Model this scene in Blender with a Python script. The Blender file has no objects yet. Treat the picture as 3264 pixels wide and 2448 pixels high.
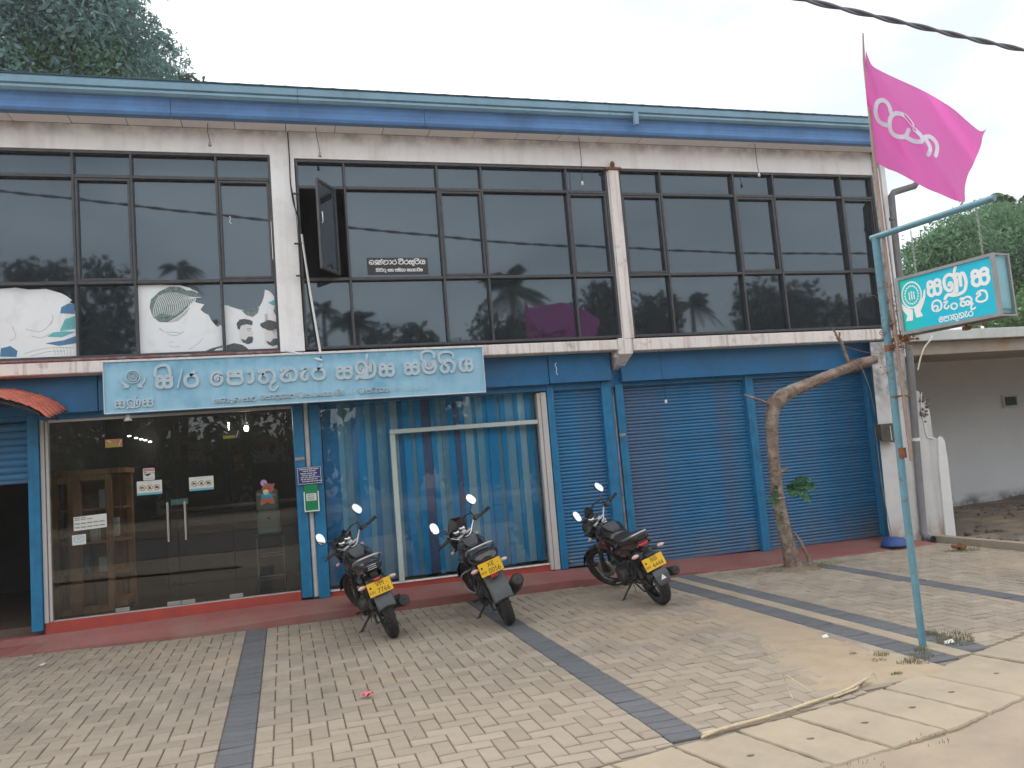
import bpy, math, random
import numpy as np
from mathutils import Vector, Matrix, Euler
PI=math.pi
sc=bpy.context.scene
COL=sc.collection
# ------------------------------------------------------------------ camera
YAW,PIT,ROL,FPX=0.28885675,0.09232415,0.08228286,2514.42
f_=Vector((math.sin(YAW)*math.cos(PIT),math.cos(YAW)*math.cos(PIT),math.sin(PIT)))
r0=Vector((math.cos(YAW),-math.sin(YAW),0)); d0=f_.cross(r0)
r_=r0*math.cos(ROL)+d0*math.sin(ROL); d_=-r0*math.sin(ROL)+d0*math.cos(ROL)
cam=bpy.data.cameras.new('camera'); co=bpy.data.objects.new('camera',cam); COL.objects.link(co)
cam.sensor_width=36; cam.lens=FPX/3264*36; cam.clip_start=.05; cam.clip_end=2000
mw=Matrix((( r_.x,-d_.x,-f_.x,0),( r_.y,-d_.y,-f_.y,0),( r_.z,-d_.z,-f_.z,1.5),(0,0,0,1)))
co.matrix_world=mw
sc.camera=co
# ------------------------------------------------------------------ world and sun
SUNEL,SUNAZ=math.radians(52),math.radians(-40)   # azimuth from +Y towards +X
w=bpy.data.worlds.new('World'); sc.world=w; w.use_nodes=True
nt=w.node_tree; nt.nodes.clear()
out=nt.nodes.new('ShaderNodeOutputWorld'); bg=nt.nodes.new('ShaderNodeBackground')
sky=nt.nodes.new('ShaderNodeTexSky'); sky.sky_type='NISHITA'; sky.sun_disc=False
sky.sun_elevation=SUNEL; sky.sun_rotation=SUNAZ; sky.dust_density=4; sky.air_density=1
tc=nt.nodes.new('ShaderNodeTexCoord'); mp=nt.nodes.new('ShaderNodeMapping'); mp.inputs['Scale'].default_value=(1.0,1.0,2.6)
nz=nt.nodes.new('ShaderNodeTexNoise'); nz.inputs['Scale'].default_value=2.2; nz.inputs['Detail'].default_value=5; nz.inputs['Roughness'].default_value=.5
cr=nt.nodes.new('ShaderNodeValToRGB'); cr.color_ramp.elements[0].position=.30; cr.color_ramp.elements[1].position=.60
cr.color_ramp.elements[0].color=(4.75,5.15,5.7,1); cr.color_ramp.elements[1].color=(9.3,9.5,9.6,1)
mx=nt.nodes.new('ShaderNodeMix'); mx.data_type='RGBA'; mx.inputs[0].default_value=.93
L=nt.links.new
L(tc.outputs['Generated'],mp.inputs[0]); L(mp.outputs[0],nz.inputs['Vector']); L(nz.outputs['Fac'],cr.inputs[0])
L(sky.outputs[0],mx.inputs[6]); L(cr.outputs[0],mx.inputs[7]); L(mx.outputs[2],bg.inputs[0])
bg.inputs[1].default_value=.1; L(bg.outputs[0],out.inputs[0])
sun=bpy.data.lights.new('sun','SUN'); sun.energy=.8; sun.angle=math.radians(14); sun.color=(1,.96,.9)
so=bpy.data.objects.new('sun',sun); COL.objects.link(so)
sd=Vector((math.sin(SUNAZ)*math.cos(SUNEL),math.cos(SUNAZ)*math.cos(SUNEL),math.sin(SUNEL)))
so.rotation_euler=sd.to_track_quat('Z','Y').to_euler(); so.location=(0,4,30)
sc.view_settings.view_transform='Standard'; sc.view_settings.look='None'; sc.view_settings.exposure=1.0; sc.view_settings.gamma=1
sc.view_settings.use_curve_mapping=False
try:
    sc.cycles.max_bounces=10; sc.cycles.transparent_max_bounces=16; sc.cycles.use_denoising=True
    sc.cycles.caustics_reflective=False; sc.cycles.caustics_refractive=False
except Exception: pass
# ------------------------------------------------------------------ helpers
def lin(r,g,b):
    return tuple(((c/255)/12.92 if c/255<=.04045 else ((c/255+.055)/1.055)**2.4) for c in (r,g,b))
MATS={}
def M(name,col,rough=.6,metal=0,var=.12,vs=5,bump=0,bs=60,spec=.5,coat=0,stain=None,streak=None,island=0,ior=None,emit=0,grime=None,vstretch=1,more=()):
    """procedural material; stain=(colour,scale,lo,hi) blotches; streak=(colour,amount) vertical runs"""
    if name in MATS: return MATS[name]
    m=bpy.data.materials.new(name); m.use_nodes=True; t=m.node_tree; n=t.nodes; l=t.links.new
    b=n['Principled BSDF']; b.inputs['Roughness'].default_value=rough; b.inputs['Metallic'].default_value=metal
    b.inputs['Specular IOR Level'].default_value=spec
    if ior: b.inputs['IOR'].default_value=ior
    if coat: b.inputs['Coat Weight'].default_value=coat; b.inputs['Coat Roughness'].default_value=.08
    tcn=n.new('ShaderNodeTexCoord'); v=tcn.outputs['Object']
    mpn=n.new('ShaderNodeMapping'); l(v,mpn.inputs[0]); mpn.inputs['Scale'].default_value=(1,1,vstretch); v2=mpn.outputs[0]
    no=n.new('ShaderNodeTexNoise'); no.inputs['Scale'].default_value=vs; no.inputs['Detail'].default_value=8; no.inputs['Roughness'].default_value=.62; l(v2,no.inputs['Vector'])
    rp=n.new('ShaderNodeValToRGB'); rp.color_ramp.elements[0].position=.3; rp.color_ramp.elements[1].position=.7
    rp.color_ramp.elements[0].color=(*[c*(1-var) for c in col],1); rp.color_ramp.elements[1].color=(*[min(1,c*(1+var)) for c in col],1)
    l(no.outputs['Fac'],rp.inputs[0]); cur=rp.outputs[0]
    def mixc(a,colr,fac,mode='MIX'):
        x=n.new('ShaderNodeMix'); x.data_type='RGBA'; x.blend_type=mode
        l(a,x.inputs[6]); 
        if isinstance(colr,tuple): x.inputs[7].default_value=(*colr,1)
        else: l(colr,x.inputs[7])
        l(fac,x.inputs[0]) if not isinstance(fac,float) else setattr(x.inputs[0],'default_value',fac)
        return x.outputs[2]
    def mask(scale,lo,hi,amt=1,sx=(1,1,1),det=6):
        mm=n.new('ShaderNodeMapping'); l(v,mm.inputs[0]); mm.inputs['Scale'].default_value=sx
        q=n.new('ShaderNodeTexNoise'); q.inputs['Scale'].default_value=scale; q.inputs['Detail'].default_value=det; q.inputs['Roughness'].default_value=.6; l(mm.outputs[0],q.inputs['Vector'])
        r=n.new('ShaderNodeMapRange'); r.inputs['From Min'].default_value=lo; r.inputs['From Max'].default_value=hi; r.inputs['To Max'].default_value=amt
        l(q.outputs['Fac'],r.inputs[0]); return r.outputs[0]
    if island:
        oi=n.new('ShaderNodeObjectInfo'); ge=n.new('ShaderNodeNewGeometry'); ad=n.new('ShaderNodeMath'); ad.operation='ADD'
        l(oi.outputs['Random'],ad.inputs[0]); l(ge.outputs['Random Per Island'],ad.inputs[1])
        fr=n.new('ShaderNodeMath'); fr.operation='FRACT'; l(ad.outputs[0],fr.inputs[0])
        r=n.new('ShaderNodeMapRange'); r.inputs['To Min'].default_value=1-island; r.inputs['To Max'].default_value=1+island; l(fr.outputs[0],r.inputs[0])
        vm=n.new('ShaderNodeVectorMath'); vm.operation='SCALE'; l(cur,vm.inputs[0]); l(r.outputs[0],vm.inputs['Scale']); cur=vm.outputs[0]
    if stain: cur=mixc(cur,stain[0],mask(stain[1],stain[2],stain[3],stain[4] if len(stain)>4 else 1))
    for q_ in more: cur=mixc(cur,q_[0],mask(q_[1],q_[2],q_[3],q_[4]))
    if streak: cur=mixc(cur,streak[0],mask(streak[2] if len(streak)>2 else 14,.5,.72,streak[1],(1,1,.06)))
    if grime:
        for g in grime: # (colour, z0, z1, amount, noise scale): wear that climbs/runs between two world heights
            ge=n.new('ShaderNodeNewGeometry'); sx=n.new('ShaderNodeSeparateXYZ'); l(ge.outputs['Position'],sx.inputs[0])
            r=n.new('ShaderNodeMapRange'); r.inputs['From Min'].default_value=g[1]; r.inputs['From Max'].default_value=g[2]; l(sx.outputs['Z'],r.inputs[0])
            mk=mask(g[4],.36,.62,g[3]); mu=n.new('ShaderNodeMath'); mu.operation='MULTIPLY'; l(r.outputs[0],mu.inputs[0]); l(mk,mu.inputs[1])
            cur=mixc(cur,g[0],mu.outputs[0])
    l(cur,b.inputs['Base Color'])
    rr=n.new('ShaderNodeMapRange'); rr.inputs['To Min'].default_value=max(0,rough-.07); rr.inputs['To Max'].default_value=min(1,rough+.07); l(no.outputs['Fac'],rr.inputs[0]); 
    if rough>.06: l(rr.outputs[0],b.inputs['Roughness'])
    if bump:
        nb=n.new('ShaderNodeTexNoise'); nb.inputs['Scale'].default_value=bs; nb.inputs['Detail'].default_value=6; l(v,nb.inputs['Vector'])
        bn=n.new('ShaderNodeBump'); bn.inputs['Strength'].default_value=bump; bn.inputs['Distance'].default_value=.01; l(nb.outputs['Fac'],bn.inputs['Height']); l(bn.outputs[0],b.inputs['Normal'])
    if emit: b.inputs['Emission Color'].default_value=(*col,1); b.inputs['Emission Strength'].default_value=emit
    MATS[name]=m; return m
def Mglass(name,tint=(1,1,1),f0=.05,rough=.0):
    m=bpy.data.materials.new(name); m.use_nodes=True; t=m.node_tree; n=t.nodes; l=t.links.new; n.clear()
    o=n.new('ShaderNodeOutputMaterial'); tr=n.new('ShaderNodeBsdfTransparent'); tr.inputs[0].default_value=(*tint,1)
    gl=n.new('ShaderNodeBsdfGlossy'); gl.inputs['Roughness'].default_value=rough; gl.inputs[0].default_value=(1,1,1,1)
    fr=n.new('ShaderNodeFresnel'); fr.inputs[0].default_value=(1+math.sqrt(f0))/(1-math.sqrt(f0)); mxn=n.new('ShaderNodeMixShader')
    l(fr.outputs[0],mxn.inputs[0]); l(tr.outputs[0],mxn.inputs[1]); l(gl.outputs[0],mxn.inputs[2]); l(mxn.outputs[0],o.inputs[0])
    MATS[name]=m; return m
def wloc(o):
    v=Vector(o.location)
    while o.parent: o=o.parent; v+=Vector(o.location)
    return v
class MB:
    def __init__(s): s.v=[]; s.f=[]; s.sm=[]
    def add(s,vs,fs,smooth=False):
        k=len(s.v); s.v+= [tuple(p) for p in vs]; s.f+=[tuple(i+k for i in q) for q in fs]; s.sm+=[smooth]*len(fs); return s
    def box(s,x0,x1,y0,y1,z0,z1,m=None):
        vs=[(x,y,z) for x in (x0,x1) for y in (y0,y1) for z in (z0,z1)]
        if m: vs=[m@Vector(p) for p in vs]
        return s.add(vs,[(0,1,3,2),(4,6,7,5),(0,4,5,1),(2,3,7,6),(0,2,6,4),(1,5,7,3)])
    def bbox(s,x0,x1,y0,y1,z0,z1,b=.004,m=None):
        "box with chamfered edges"
        cx,cy,cz=(x0+x1)/2,(y0+y1)/2,(z0+z1)/2; hx,hy,hz=(x1-x0)/2,(y1-y0)/2,(z1-z0)/2
        b=min(b,hx*.9,hy*.9,hz*.9)
        vs=[];idx={}
        for sx in (-1,1):
            for sy in (-1,1):
                for sz in (-1,1):
                    for a in range(3):
                        p=[cx+sx*(hx-b),cy+sy*(hy-b),cz+sz*(hz-b)]
                        p[a]+= (sx,sy,sz)[a]*b
                        idx[(sx,sy,sz,a)]=len(vs); vs.append(p)
        if m: vs=[m@Vector(p) for p in vs]
        F=[]
        def q(k): return idx[k]
        for a in range(3):
            o1,o2=[i for i in range(3) if i!=a]
            for sg in (-1,1):
                ks=[]
                for c1,c2 in ((-1,-1),(1,-1),(1,1),(-1,1)):
                    t=[0,0,0]; t[a]=sg; t[o1]=c1; t[o2]=c2; ks.append(q((*t,a)))
                if (sg==1)==(a==1): ks.reverse()
                F.append(tuple(ks))
        for a in range(3):  # edges along axis a
            o1,o2=[i for i in range(3) if i!=a]
            for s1 in (-1,1):
                for s2 in (-1,1):
                    t0=[0,0,0];t0[a]=-1;t0[o1]=s1;t0[o2]=s2;t1=t0[:];t1[a]=1
                    F.append((q((*t0,o1)),q((*t1,o1)),q((*t1,o2)),q((*t0,o2))))
        for sx in (-1,1):
            for sy in (-1,1):
                for sz in (-1,1): F.append(tuple(q((sx,sy,sz,a)) for a in range(3)))
        return s.add(vs,F)
    def tube(s,pts,r,n=8,cap=True,smooth=True):
        pts=[Vector(p) for p in pts]; N=len(pts); rs=r if isinstance(r,(list,tuple)) else [r]*N
        t0=(pts[1]-pts[0]).normalized(); up=Vector((0,0,1)) if abs(t0.z)<.9 else Vector((1,0,0))
        u=t0.cross(up).normalized(); vs=[]
        for i,p in enumerate(pts):
            t=(pts[min(i+1,N-1)]-pts[max(i-1,0)]).normalized()
            u=(u-t*u.dot(t)).normalized(); w_=t.cross(u)
            for k in range(n):
                a=2*PI*k/n; vs.append(p+(u*math.cos(a)+w_*math.sin(a))*rs[i])
        fs=[(i*n+k,i*n+(k+1)%n,(i+1)*n+(k+1)%n,(i+1)*n+k) for i in range(N-1) for k in range(n)]
        s.add(vs,fs,smooth)
        if cap: s.add([vs[k] for k in range(n)]+[vs[(N-1)*n+k] for k in range(n)],[tuple(range(n-1,-1,-1)),tuple(range(n,2*n))])
        return s
    def prism(s,poly,fn,d0,d1):
        "poly of (a,b), fn(a,b,d)->xyz"
        n=len(poly); vs=[fn(a,b,d0) for a,b in poly]+[fn(a,b,d1) for a,b in poly]
        return s.add(vs,[tuple(range(n)),tuple(range(2*n-1,n-1,-1))]+[(i,i+n,(i+1)%n+n,(i+1)%n) for i in range(n)])
    def loft(s,rings,cap=True,smooth=True,closed=True):
        n=len(rings[0]); vs=[p for r in rings for p in r]; m=n if closed else n-1
        fs=[(i*n+k,i*n+(k+1)%n,(i+1)*n+(k+1)%n,(i+1)*n+k) for i in range(len(rings)-1) for k in range(m)]
        s.add(vs,fs,smooth)
        if cap and closed: s.add(rings[0]+rings[-1],[tuple(range(n-1,-1,-1)),tuple(range(n,2*n))])
        return s
    def lathe(s,prof,fn,n=24,smooth=True):
        "prof list of (r,h); fn(r*cos,r*sin,h)"
        rings=[[fn(r*math.cos(2*PI*k/n),r*math.sin(2*PI*k/n),h) for k in range(n)] for r,h in prof]
        return s.loft(rings,True,smooth)
    def ell(s,c,rx,ry,rz,n=14,m=8,mt=None):
        rings=[]
        for j in range(1,m):
            t=PI*j/m-PI/2
            rg=[Vector((c[0]+rx*math.cos(t)*math.cos(2*PI*k/n),c[1]+ry*math.cos(t)*math.sin(2*PI*k/n),c[2]+rz*math.sin(t))) for k in range(n)]
            if mt: rg=[mt@p for p in rg]
            rings.append(rg)
        return s.loft(rings)
    def xf(s,m): s.v=[tuple(m@Vector(p)) for p in s.v]; return s
    def build(s,name,mat,parent=None,kind=None,label=None,loc=None):
        me=bpy.data.meshes.new(name); 
        off=wloc(parent) if parent else (Vector(loc) if loc else Vector((0,0,0)))
        vs=s.v if off.length==0 else [(p[0]-off.x,p[1]-off.y,p[2]-off.z) for p in s.v]
        me.from_pydata(vs,[],s.f); me.polygons.foreach_set('use_smooth',s.sm)
        me.materials.append(mat if not isinstance(mat,str) else MATS[mat]); me.update()
        o=bpy.data.objects.new(name,me); COL.objects.link(o)
        if parent: o.parent=parent
        elif loc: o.location=loc
        if kind: o['kind']=kind
        if label: o['label']=label
        return o
def empty(name,loc,label,cat,group=None):
    o=bpy.data.objects.new(name,None); COL.objects.link(o); o.location=loc; o.empty_display_size=.1
    o['label']=label; o['category']=cat
    if group: o['group']=group
    return o
def tag(o,label,cat,group=None):
    o['label']=label; o['category']=cat
    if group: o['group']=group
    return o
def cat_rom(pts,k=5):
    P=[pts[0]]+list(pts)+[pts[-1]]; out=[]
    for i in range(1,len(P)-2):
        for j in range(k):
            t=j/k; out.append(tuple(.5*((2*P[i][c])+(-P[i-1][c]+P[i+1][c])*t+(2*P[i-1][c]-5*P[i][c]+4*P[i+1][c]-P[i+2][c])*t*t+(-P[i-1][c]+3*P[i][c]-3*P[i+1][c]+P[i+2][c])*t**3) for c in range(len(pts[0]))))
    out.append(tuple(pts[-1])); return out
_sk=[0]
def ribbon(mb,pts,w,fn,d0,d1,k=4,round_=True):
    """flat stroke of width w along 2-D pts, extruded from d0 (back) to d1 (front); fn(a,b,d)->xyz"""
    P=cat_rom(pts,k) if len(pts)>2 else list(pts); n=len(P); A=[];B=[]
    _sk[0]=(_sk[0]+1)%7; d1=d1+(d1-d0)*.012*_sk[0]
    for i in range(n):
        a=P[max(i-1,0)];b=P[min(i+1,n-1)]; dx,dy=b[0]-a[0],b[1]-a[1]; q=math.hypot(dx,dy) or 1
        nx,ny=-dy/q*w/2,dx/q*w/2; A.append((P[i][0]+nx,P[i][1]+ny)); B.append((P[i][0]-nx,P[i][1]-ny))
    if round_:
        for e,sg in ((0,-1),(n-1,1)):
            a=P[max(e-1,0)];b=P[min(e+1,n-1)];dx,dy=b[0]-a[0],b[1]-a[1];q=math.hypot(dx,dy) or 1
            c=(P[e][0]+sg*dx/q*w*.35,P[e][1]+sg*dy/q*w*.35); nx,ny=-dy/q*w*.3,dx/q*w*.3
            pa,pb=(c[0]+nx,c[1]+ny),(c[0]-nx,c[1]-ny)
            if sg<0: A.insert(0,pa);B.insert(0,pb)
            else: A.append(pa);B.append(pb)
        n+=2
    vs=[fn(*p,d1) for p in A]+[fn(*p,d1) for p in B]+[fn(*p,d0) for p in A]+[fn(*p,d0) for p in B]
    fs=[]
    for i in range(n-1): fs+=[(i,i+1,n+i+1,n+i),(2*n+i,2*n+i+1,i+1,i),(n+i,n+i+1,3*n+i+1,3*n+i)]
    fs+=[(0,n,3*n,2*n),(n-1,3*n-1,4*n-1,2*n-1)]
    mb.add(vs,fs)
def text_polys(s,size,align='CENTER'):
    cu=bpy.data.curves.new('tmp','FONT'); cu.body=s; cu.size=size; cu.align_x=align; cu.resolution_u=3
    o=bpy.data.objects.new('tmp',cu); COL.objects.link(o); dg=bpy.context.evaluated_depsgraph_get(); dg.update()
    me=bpy.data.meshes.new_from_object(o.evaluated_get(dg)); vs=[tuple(v.co) for v in me.vertices]; fs=[tuple(p.vertices) for p in me.polygons]
    bpy.data.objects.remove(o); bpy.data.curves.remove(cu); bpy.data.meshes.remove(me); return vs,fs
def text(mb,s,size,fn,d,align='CENTER',sx=1):
    vs,fs=text_polys(s,size,align); mb.add([fn(x*sx,y,d) for x,y,_ in vs],fs)
# Sinhala letter shapes as pen strokes, box width w, baseline 0, body height 1
G={
'sa':(1.12,[[(0,.6),(.25,.57),(.9,.57),(1.1,.62)],[(.08,.6),(.06,.8),(.22,.92),(.42,.84),(.5,.6)],[(.56,.62),(.68,.86),(.9,.92),(1.08,.8),(1.08,.62)],[(.2,.55),(.04,.4),(.03,.18),(.2,.02),(.4,.03),(.54,.2),(.54,.42)],[(.54,.2),(.68,.03),(.92,.02),(1.08,.2),(1.08,.42),(.95,.55)]]),
'ya':(1.1,[[(.42,.97),(.15,.85),(.04,.5),(.1,.14),(.3,.0),(.5,.1),(.56,.42)],[(.56,.15),(.72,0),(.95,.06),(1.07,.28),(1.0,.52),(.8,.57),(.45,.55)],[(.58,.6),(.62,.85),(.8,.95),(1.0,.85),(1.0,.6)]]),
'ra':(.98,[[(.5,.85),(.15,.74),(.03,.42),(.18,.1),(.5,0),(.82,.1),(.96,.42),(.82,.76),(.5,.85),(.62,.97),(.75,1.12)]]),
'pa':(1.12,[[(.15,.56),(.02,.32),(.18,.06),(.56,.0),(.95,.06),(1.1,.32),(.98,.56),(.8,.6),(.3,.6),(.15,.56)],[(.14,.58),(.03,.76),(.14,.93),(.36,.88),(.42,.64)],[(.5,.64),(.62,.88),(.86,.93),(1.03,.8),(.98,.58)]]),
'e':(.92,[[(.86,.74),(.62,.98),(.25,.9),(.04,.55),(.1,.18),(.42,.0),(.76,.12),(.88,.42),(.76,.66),(.5,.68),(.37,.52),(.46,.4),(.58,.47)]]),
'aa':(.48,[[(.04,.86),(.28,.95),(.44,.72),(.44,.3),(.34,.08),(.08,.05)]]),
'ta':(1.15,[[(.05,.82),(.15,.96),(.3,.86),(.26,.66),(.1,.46),(.06,.2),(.26,.0),(.5,.05),(.62,.3),(.5,.55),(.3,.62)],[(.28,.7),(.5,.94),(.85,.94),(1.08,.65),(1.08,.3),(.95,.06),(.8,.0)]]),
'u':(0,[[(-.22,.05),(-.38,-.1),(-.42,-.25),(-.28,-.36),(-.1,-.32),(-.02,-.2)]]),
'ha':(1.2,[[(.08,.8),(.18,.96),(.35,.9),(.35,.7),(.12,.5),(.04,.25),(.25,.0),(.6,.05),(.7,.3),(.58,.5),(.45,.4)],[(.4,.72),(.62,.93),(.95,.9),(1.14,.6),(1.1,.2),(.85,.02),(.7,.1)]]),
'ae':(.56,[[(.05,.95),(.5,1.0),(.25,.7),(.06,.4),(.1,.12),(.3,.0),(.5,.12),(.52,.35)]]),
'Na':(1.62,[[(.42,.5),(.5,.62),(.63,.5),(.55,.3),(.32,.28),(.12,.52),(.16,.85),(.48,1.0),(.8,.86),(.88,.5),(.74,.16),(.5,.06)],[(.02,-.08),(.25,.08),(.6,.0),(1.0,.0),(1.38,.1),(1.56,.45),(1.48,.84),(1.3,.9),(1.2,.62),(1.2,.36)],[(.86,.8),(1.05,.93),(1.18,.8),(1.2,.5)],[(.88,.14),(.93,.4),(.96,.7)]]),
'ma':(1.1,[[(.15,.92),(.02,.55),(.12,.12),(.5,-.02),(.95,.1),(1.08,.5),(1.0,.82),(.86,.92)],[(.3,.86),(.25,.52),(.5,.32),(.8,.46),(.8,.76),(.6,.8),(.55,.62),(.66,.56)]]),
'i':(0,[[(-1.02,.98),(-.98,1.2),(-.5,1.3),(-.1,1.2),(-.06,.98)]]),
'ii':(0,[[(-1.02,.98),(-.98,1.2),(-.5,1.3),(-.1,1.2),(-.06,.98)],[(-.3,1.25),(-.26,1.05),(-.12,1.05)]]),
'hal':(0,[[(-.35,.97),(-.2,1.12),(-.08,1.25),(.0,1.18)]]),
'ka':(1.2,[[(.1,.82),(.2,.94),(.35,.82),(.12,.46),(.1,.12),(.3,0),(.5,.1),(.56,.36),(.35,.46)],[(.56,.16),(.74,0),(.9,.15),(.86,.4),(.7,.46)],[(.35,.76),(.6,.95),(.95,.9),(1.14,.6),(1.1,.25),(.98,.05)]]),
'la':(1.0,[[(.55,.46),(.4,.34),(.3,.5),(.46,.7),(.76,.62),(.82,.36),(.6,.14),(.25,.14),(.05,.42),(.12,.76),(.46,.98),(.86,.84),(.98,.5),(.92,.1),(.7,-.1),(.4,-.16)]]),
'ba':(1.0,[[(.1,.36),(.3,.52),(.56,.42),(.52,.15),(.25,.05),(.05,.2),(.02,.52),(.16,.86),(.5,1),(.85,.86),(.98,.5),(.85,.12),(.5,0),(.28,.04)]]),
'va':(1.0,[[(.1,.76),(.3,.86),(.42,.66),(.22,.55),(.04,.4),(.06,.15),(.42,0),(.86,.1),(.98,.5),(.85,.88),(.5,1),(.2,.9)]]),
'da':(.8,[[(.7,.95),(.4,1),(.2,.85),(.45,.7),(.65,.55),(.4,.45),(.15,.35),(.1,.1),(.35,-.05),(.65,.05),(.7,-.2)]]),
'na':(1.1,[[(.1,.82),(.2,.94),(.34,.84),(.12,.46),(.1,.12),(.3,0),(.48,.15),(.4,.4),(.7,.4),(.62,.15),(.8,0),(1.04,.2),(1.04,.6),(.8,.93),(.5,.9),(.34,.75)]]),
'Da':(1.1,[[(.35,.8),(.2,.95),(.08,.8),(.25,.65),(.45,.6),(.2,.5),(.05,.25),(.2,.02),(.55,0),(.9,.1),(1.05,.5),(.9,.85),(.6,.98),(.35,.85)]]),
'am':(.55,[[(.27,.5),(.06,.4),(.04,.18),(.27,.03),(.5,.18),(.48,.4),(.27,.5)]]),
'a':(1.25,[[(.1,.8),(.25,.92),(.35,.75),(.1,.4),(.12,.08),(.4,0),(.55,.25),(.4,.45)],[(.55,.15),(.75,0),(.9,.2),(.85,.6),(.7,.9)],[(.85,.6),(1.15,.7),(1.1,.9),(.9,.85)],[(.9,.3),(1.15,.3)]]),
'La':(1.0,[[(.1,.8),(.3,.95),(.4,.7),(.1,.45),(.15,.1),(.45,0),(.6,.3),(.4,.5),(.8,.5),(.95,.3),(.8,.05),(.95,-.15),(.6,-.25),(.2,-.2)]]),
'.':(.3,[[(.1,.0),(.16,.05)]]),'/':(.55,[[(.5,1.15),(.05,-.15)]]),' ':(.55,[]),'-':(.5,[[(.05,.4),(.45,.4)]]),
}
def sin_word(mb,toks,x,y,h,wd,fn,d0,d1,sx=1,gap=.16,width=None,k=3,slope=0):
    """lays letter tokens left to right; width = total width wanted; digits use the built-in font"""
    tot=sum((G[t][0]+gap if G[t][0] else 0) if t in G else .78 for t in toks)-gap
    if width: sx=width/(tot*h)
    cx=x
    for t in toks:
        if t not in G:
            vs,fs=text_polys(t,h*1.35,'LEFT'); mb.add([fn(cx+px*sx,y+py+slope*(cx-x),d1) for px,py,_ in vs],fs); cx+=.78*h*sx; continue
        w_,st=G[t]; bx=cx if w_ else cx-gap*h*sx
        for s_ in st: ribbon(mb,[(bx+a*h*sx,y+b*h+slope*(bx-x)) for a,b in s_],wd,fn,d0,d1,k)
        if w_: cx+=(w_+gap)*h*sx
    return cx
def glyph(mb,t,xl,xr,yb,yt,wd,fn,d0,d1,k=5):
    w_,st=G[t]
    for s_ in st: ribbon(mb,[(xl+wd/2+a/w_*(xr-xl-wd),yb+wd/2+b*(yt-yb-wd)) for a,b in s_],wd,fn,d0,d1,k)
rnd=random.Random(7)
# ------------------------------------------------------------------ materials
GR=(.05,.05,.045)
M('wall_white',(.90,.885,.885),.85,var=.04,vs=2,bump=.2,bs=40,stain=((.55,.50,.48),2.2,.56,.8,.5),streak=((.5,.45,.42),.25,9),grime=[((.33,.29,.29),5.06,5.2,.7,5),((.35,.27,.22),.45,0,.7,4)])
M('wall_plain',(.63,.62,.61),.85,var=.07,vs=3,bump=.3,bs=30,stain=((.4,.38,.35),2.5,.5,.75,.6),streak=((.25,.24,.22),.5,7),grime=[((.30,.17,.08),.35,0,.9,5),((.10,.09,.08),1.6,2.0,.7,6)])
M('soffit',(.84,.82,.84),.8,var=.03,bump=.1,stain=((.6,.57,.57),3,.55,.8,.5))
M('ledge',(.80,.74,.70),.85,var=.07,vs=4,bump=.35,bs=50,stain=((.30,.22,.18),6,.58,.75,.7),streak=((.25,.12,.10),.55,22))
M('ledge_red',(.26,.11,.11),.8,var=.3,vs=14,bump=.4,stain=((.42,.38,.36),9,.5,.7,.7))
M('fascia_blue',(.10,.25,.52),.5,var=.12,vs=2.5,stain=((.06,.13,.28),1.2,.42,.68,.8),streak=((.12,.22,.42),.3))
M('gutter_blue',(.23,.40,.52),.45,var=.1,vs=3,stain=((.17,.25,.3),2,.5,.72,.6))
M('blue_paint',(.011,.145,.34),.45,var=.14,vs=6,stain=((.02,.075,.15),3,.5,.75,.6),streak=((.03,.16,.27),.35,10),bump=.05)
M('blue_post',(.009,.175,.36),.42,var=.18,vs=9,stain=((.02,.08,.14),5,.55,.75,.7),streak=((.05,.2,.3),.3,14),bump=.08)
M('shutter',(.022,.165,.345),.42,var=.14,vs=2.5,stain=((.10,.12,.19),1.1,.46,.66,.85),more=[((.16,.12,.10),7,.60,.8,.5),((.25,.09,.04),16,.68,.76,.6)],grime=[((.17,.15,.13),.55,.05,.75,4)],streak=((.07,.11,.16),.5,5),island=.08)
M('alu_dark',(.068,.067,.073),.38,metal=.25,var=.25,vs=12)
M('alu_cream',(.50,.56,.52),.5,var=.08,vs=6,stain=((.35,.37,.32),5,.55,.75,.5))
M('alu_white',(.55,.52,.50),.5,var=.08,vs=4,stain=((.33,.28,.25),4,.55,.75,.6))
M('red_floor',(.27,.092,.083),.62,var=.14,vs=3.5,bump=.15,stain=((.27,.17,.13),1.6,.45,.72,.75),bs=40)
M('red_bright',(.40,.055,.038),.6,var=.12,vs=5,stain=((.26,.06,.05),3,.5,.72,.6))
M('dark_pane',(.022,.025,.03),.03,var=.05,ior=1.92); MATS['dark_pane'].node_tree.nodes['Principled BSDF'].inputs['Specular Tint'].default_value=(.72,.88,1.0,1)
Mglass('door_glass',(.80,.84,.84),.045); Mglass('blind_glass',(.97,.99,1.0),.04)
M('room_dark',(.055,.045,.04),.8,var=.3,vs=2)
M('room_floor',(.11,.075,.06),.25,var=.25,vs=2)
M('black',(.008,.008,.008),.6); M('dark_grey',(.04,.04,.042),.6)
M('steel',(.55,.55,.55),.22,metal=1,var=.05); M('worn_steel',(.38,.37,.36),.45,metal=.7,var=.15)
M('white_plastic',(.72,.72,.70),.4,var=.05); M('pvc_grey',(.17,.17,.18),.6,var=.15,vs=8,stain=((.11,.09,.08),4,.5,.7,.7),streak=((.3,.3,.3),.25))
M('wood',(.50,.22,.08),.45,var=.35,vs=3,streak=((.08,.03,.012),.6,18)); M('rust',(.20,.085,.04),.85,var=.35,vs=30,bump=.3)
M('tile_red',(.55,.15,.10),.7,var=.2,vs=10,bump=.2,island=.15)
M('concrete',(.35,.29,.215),.9,var=.12,vs=4,bump=.35,bs=35,stain=((.41,.33,.24),1.7,.45,.68,.7),island=.05)
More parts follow.
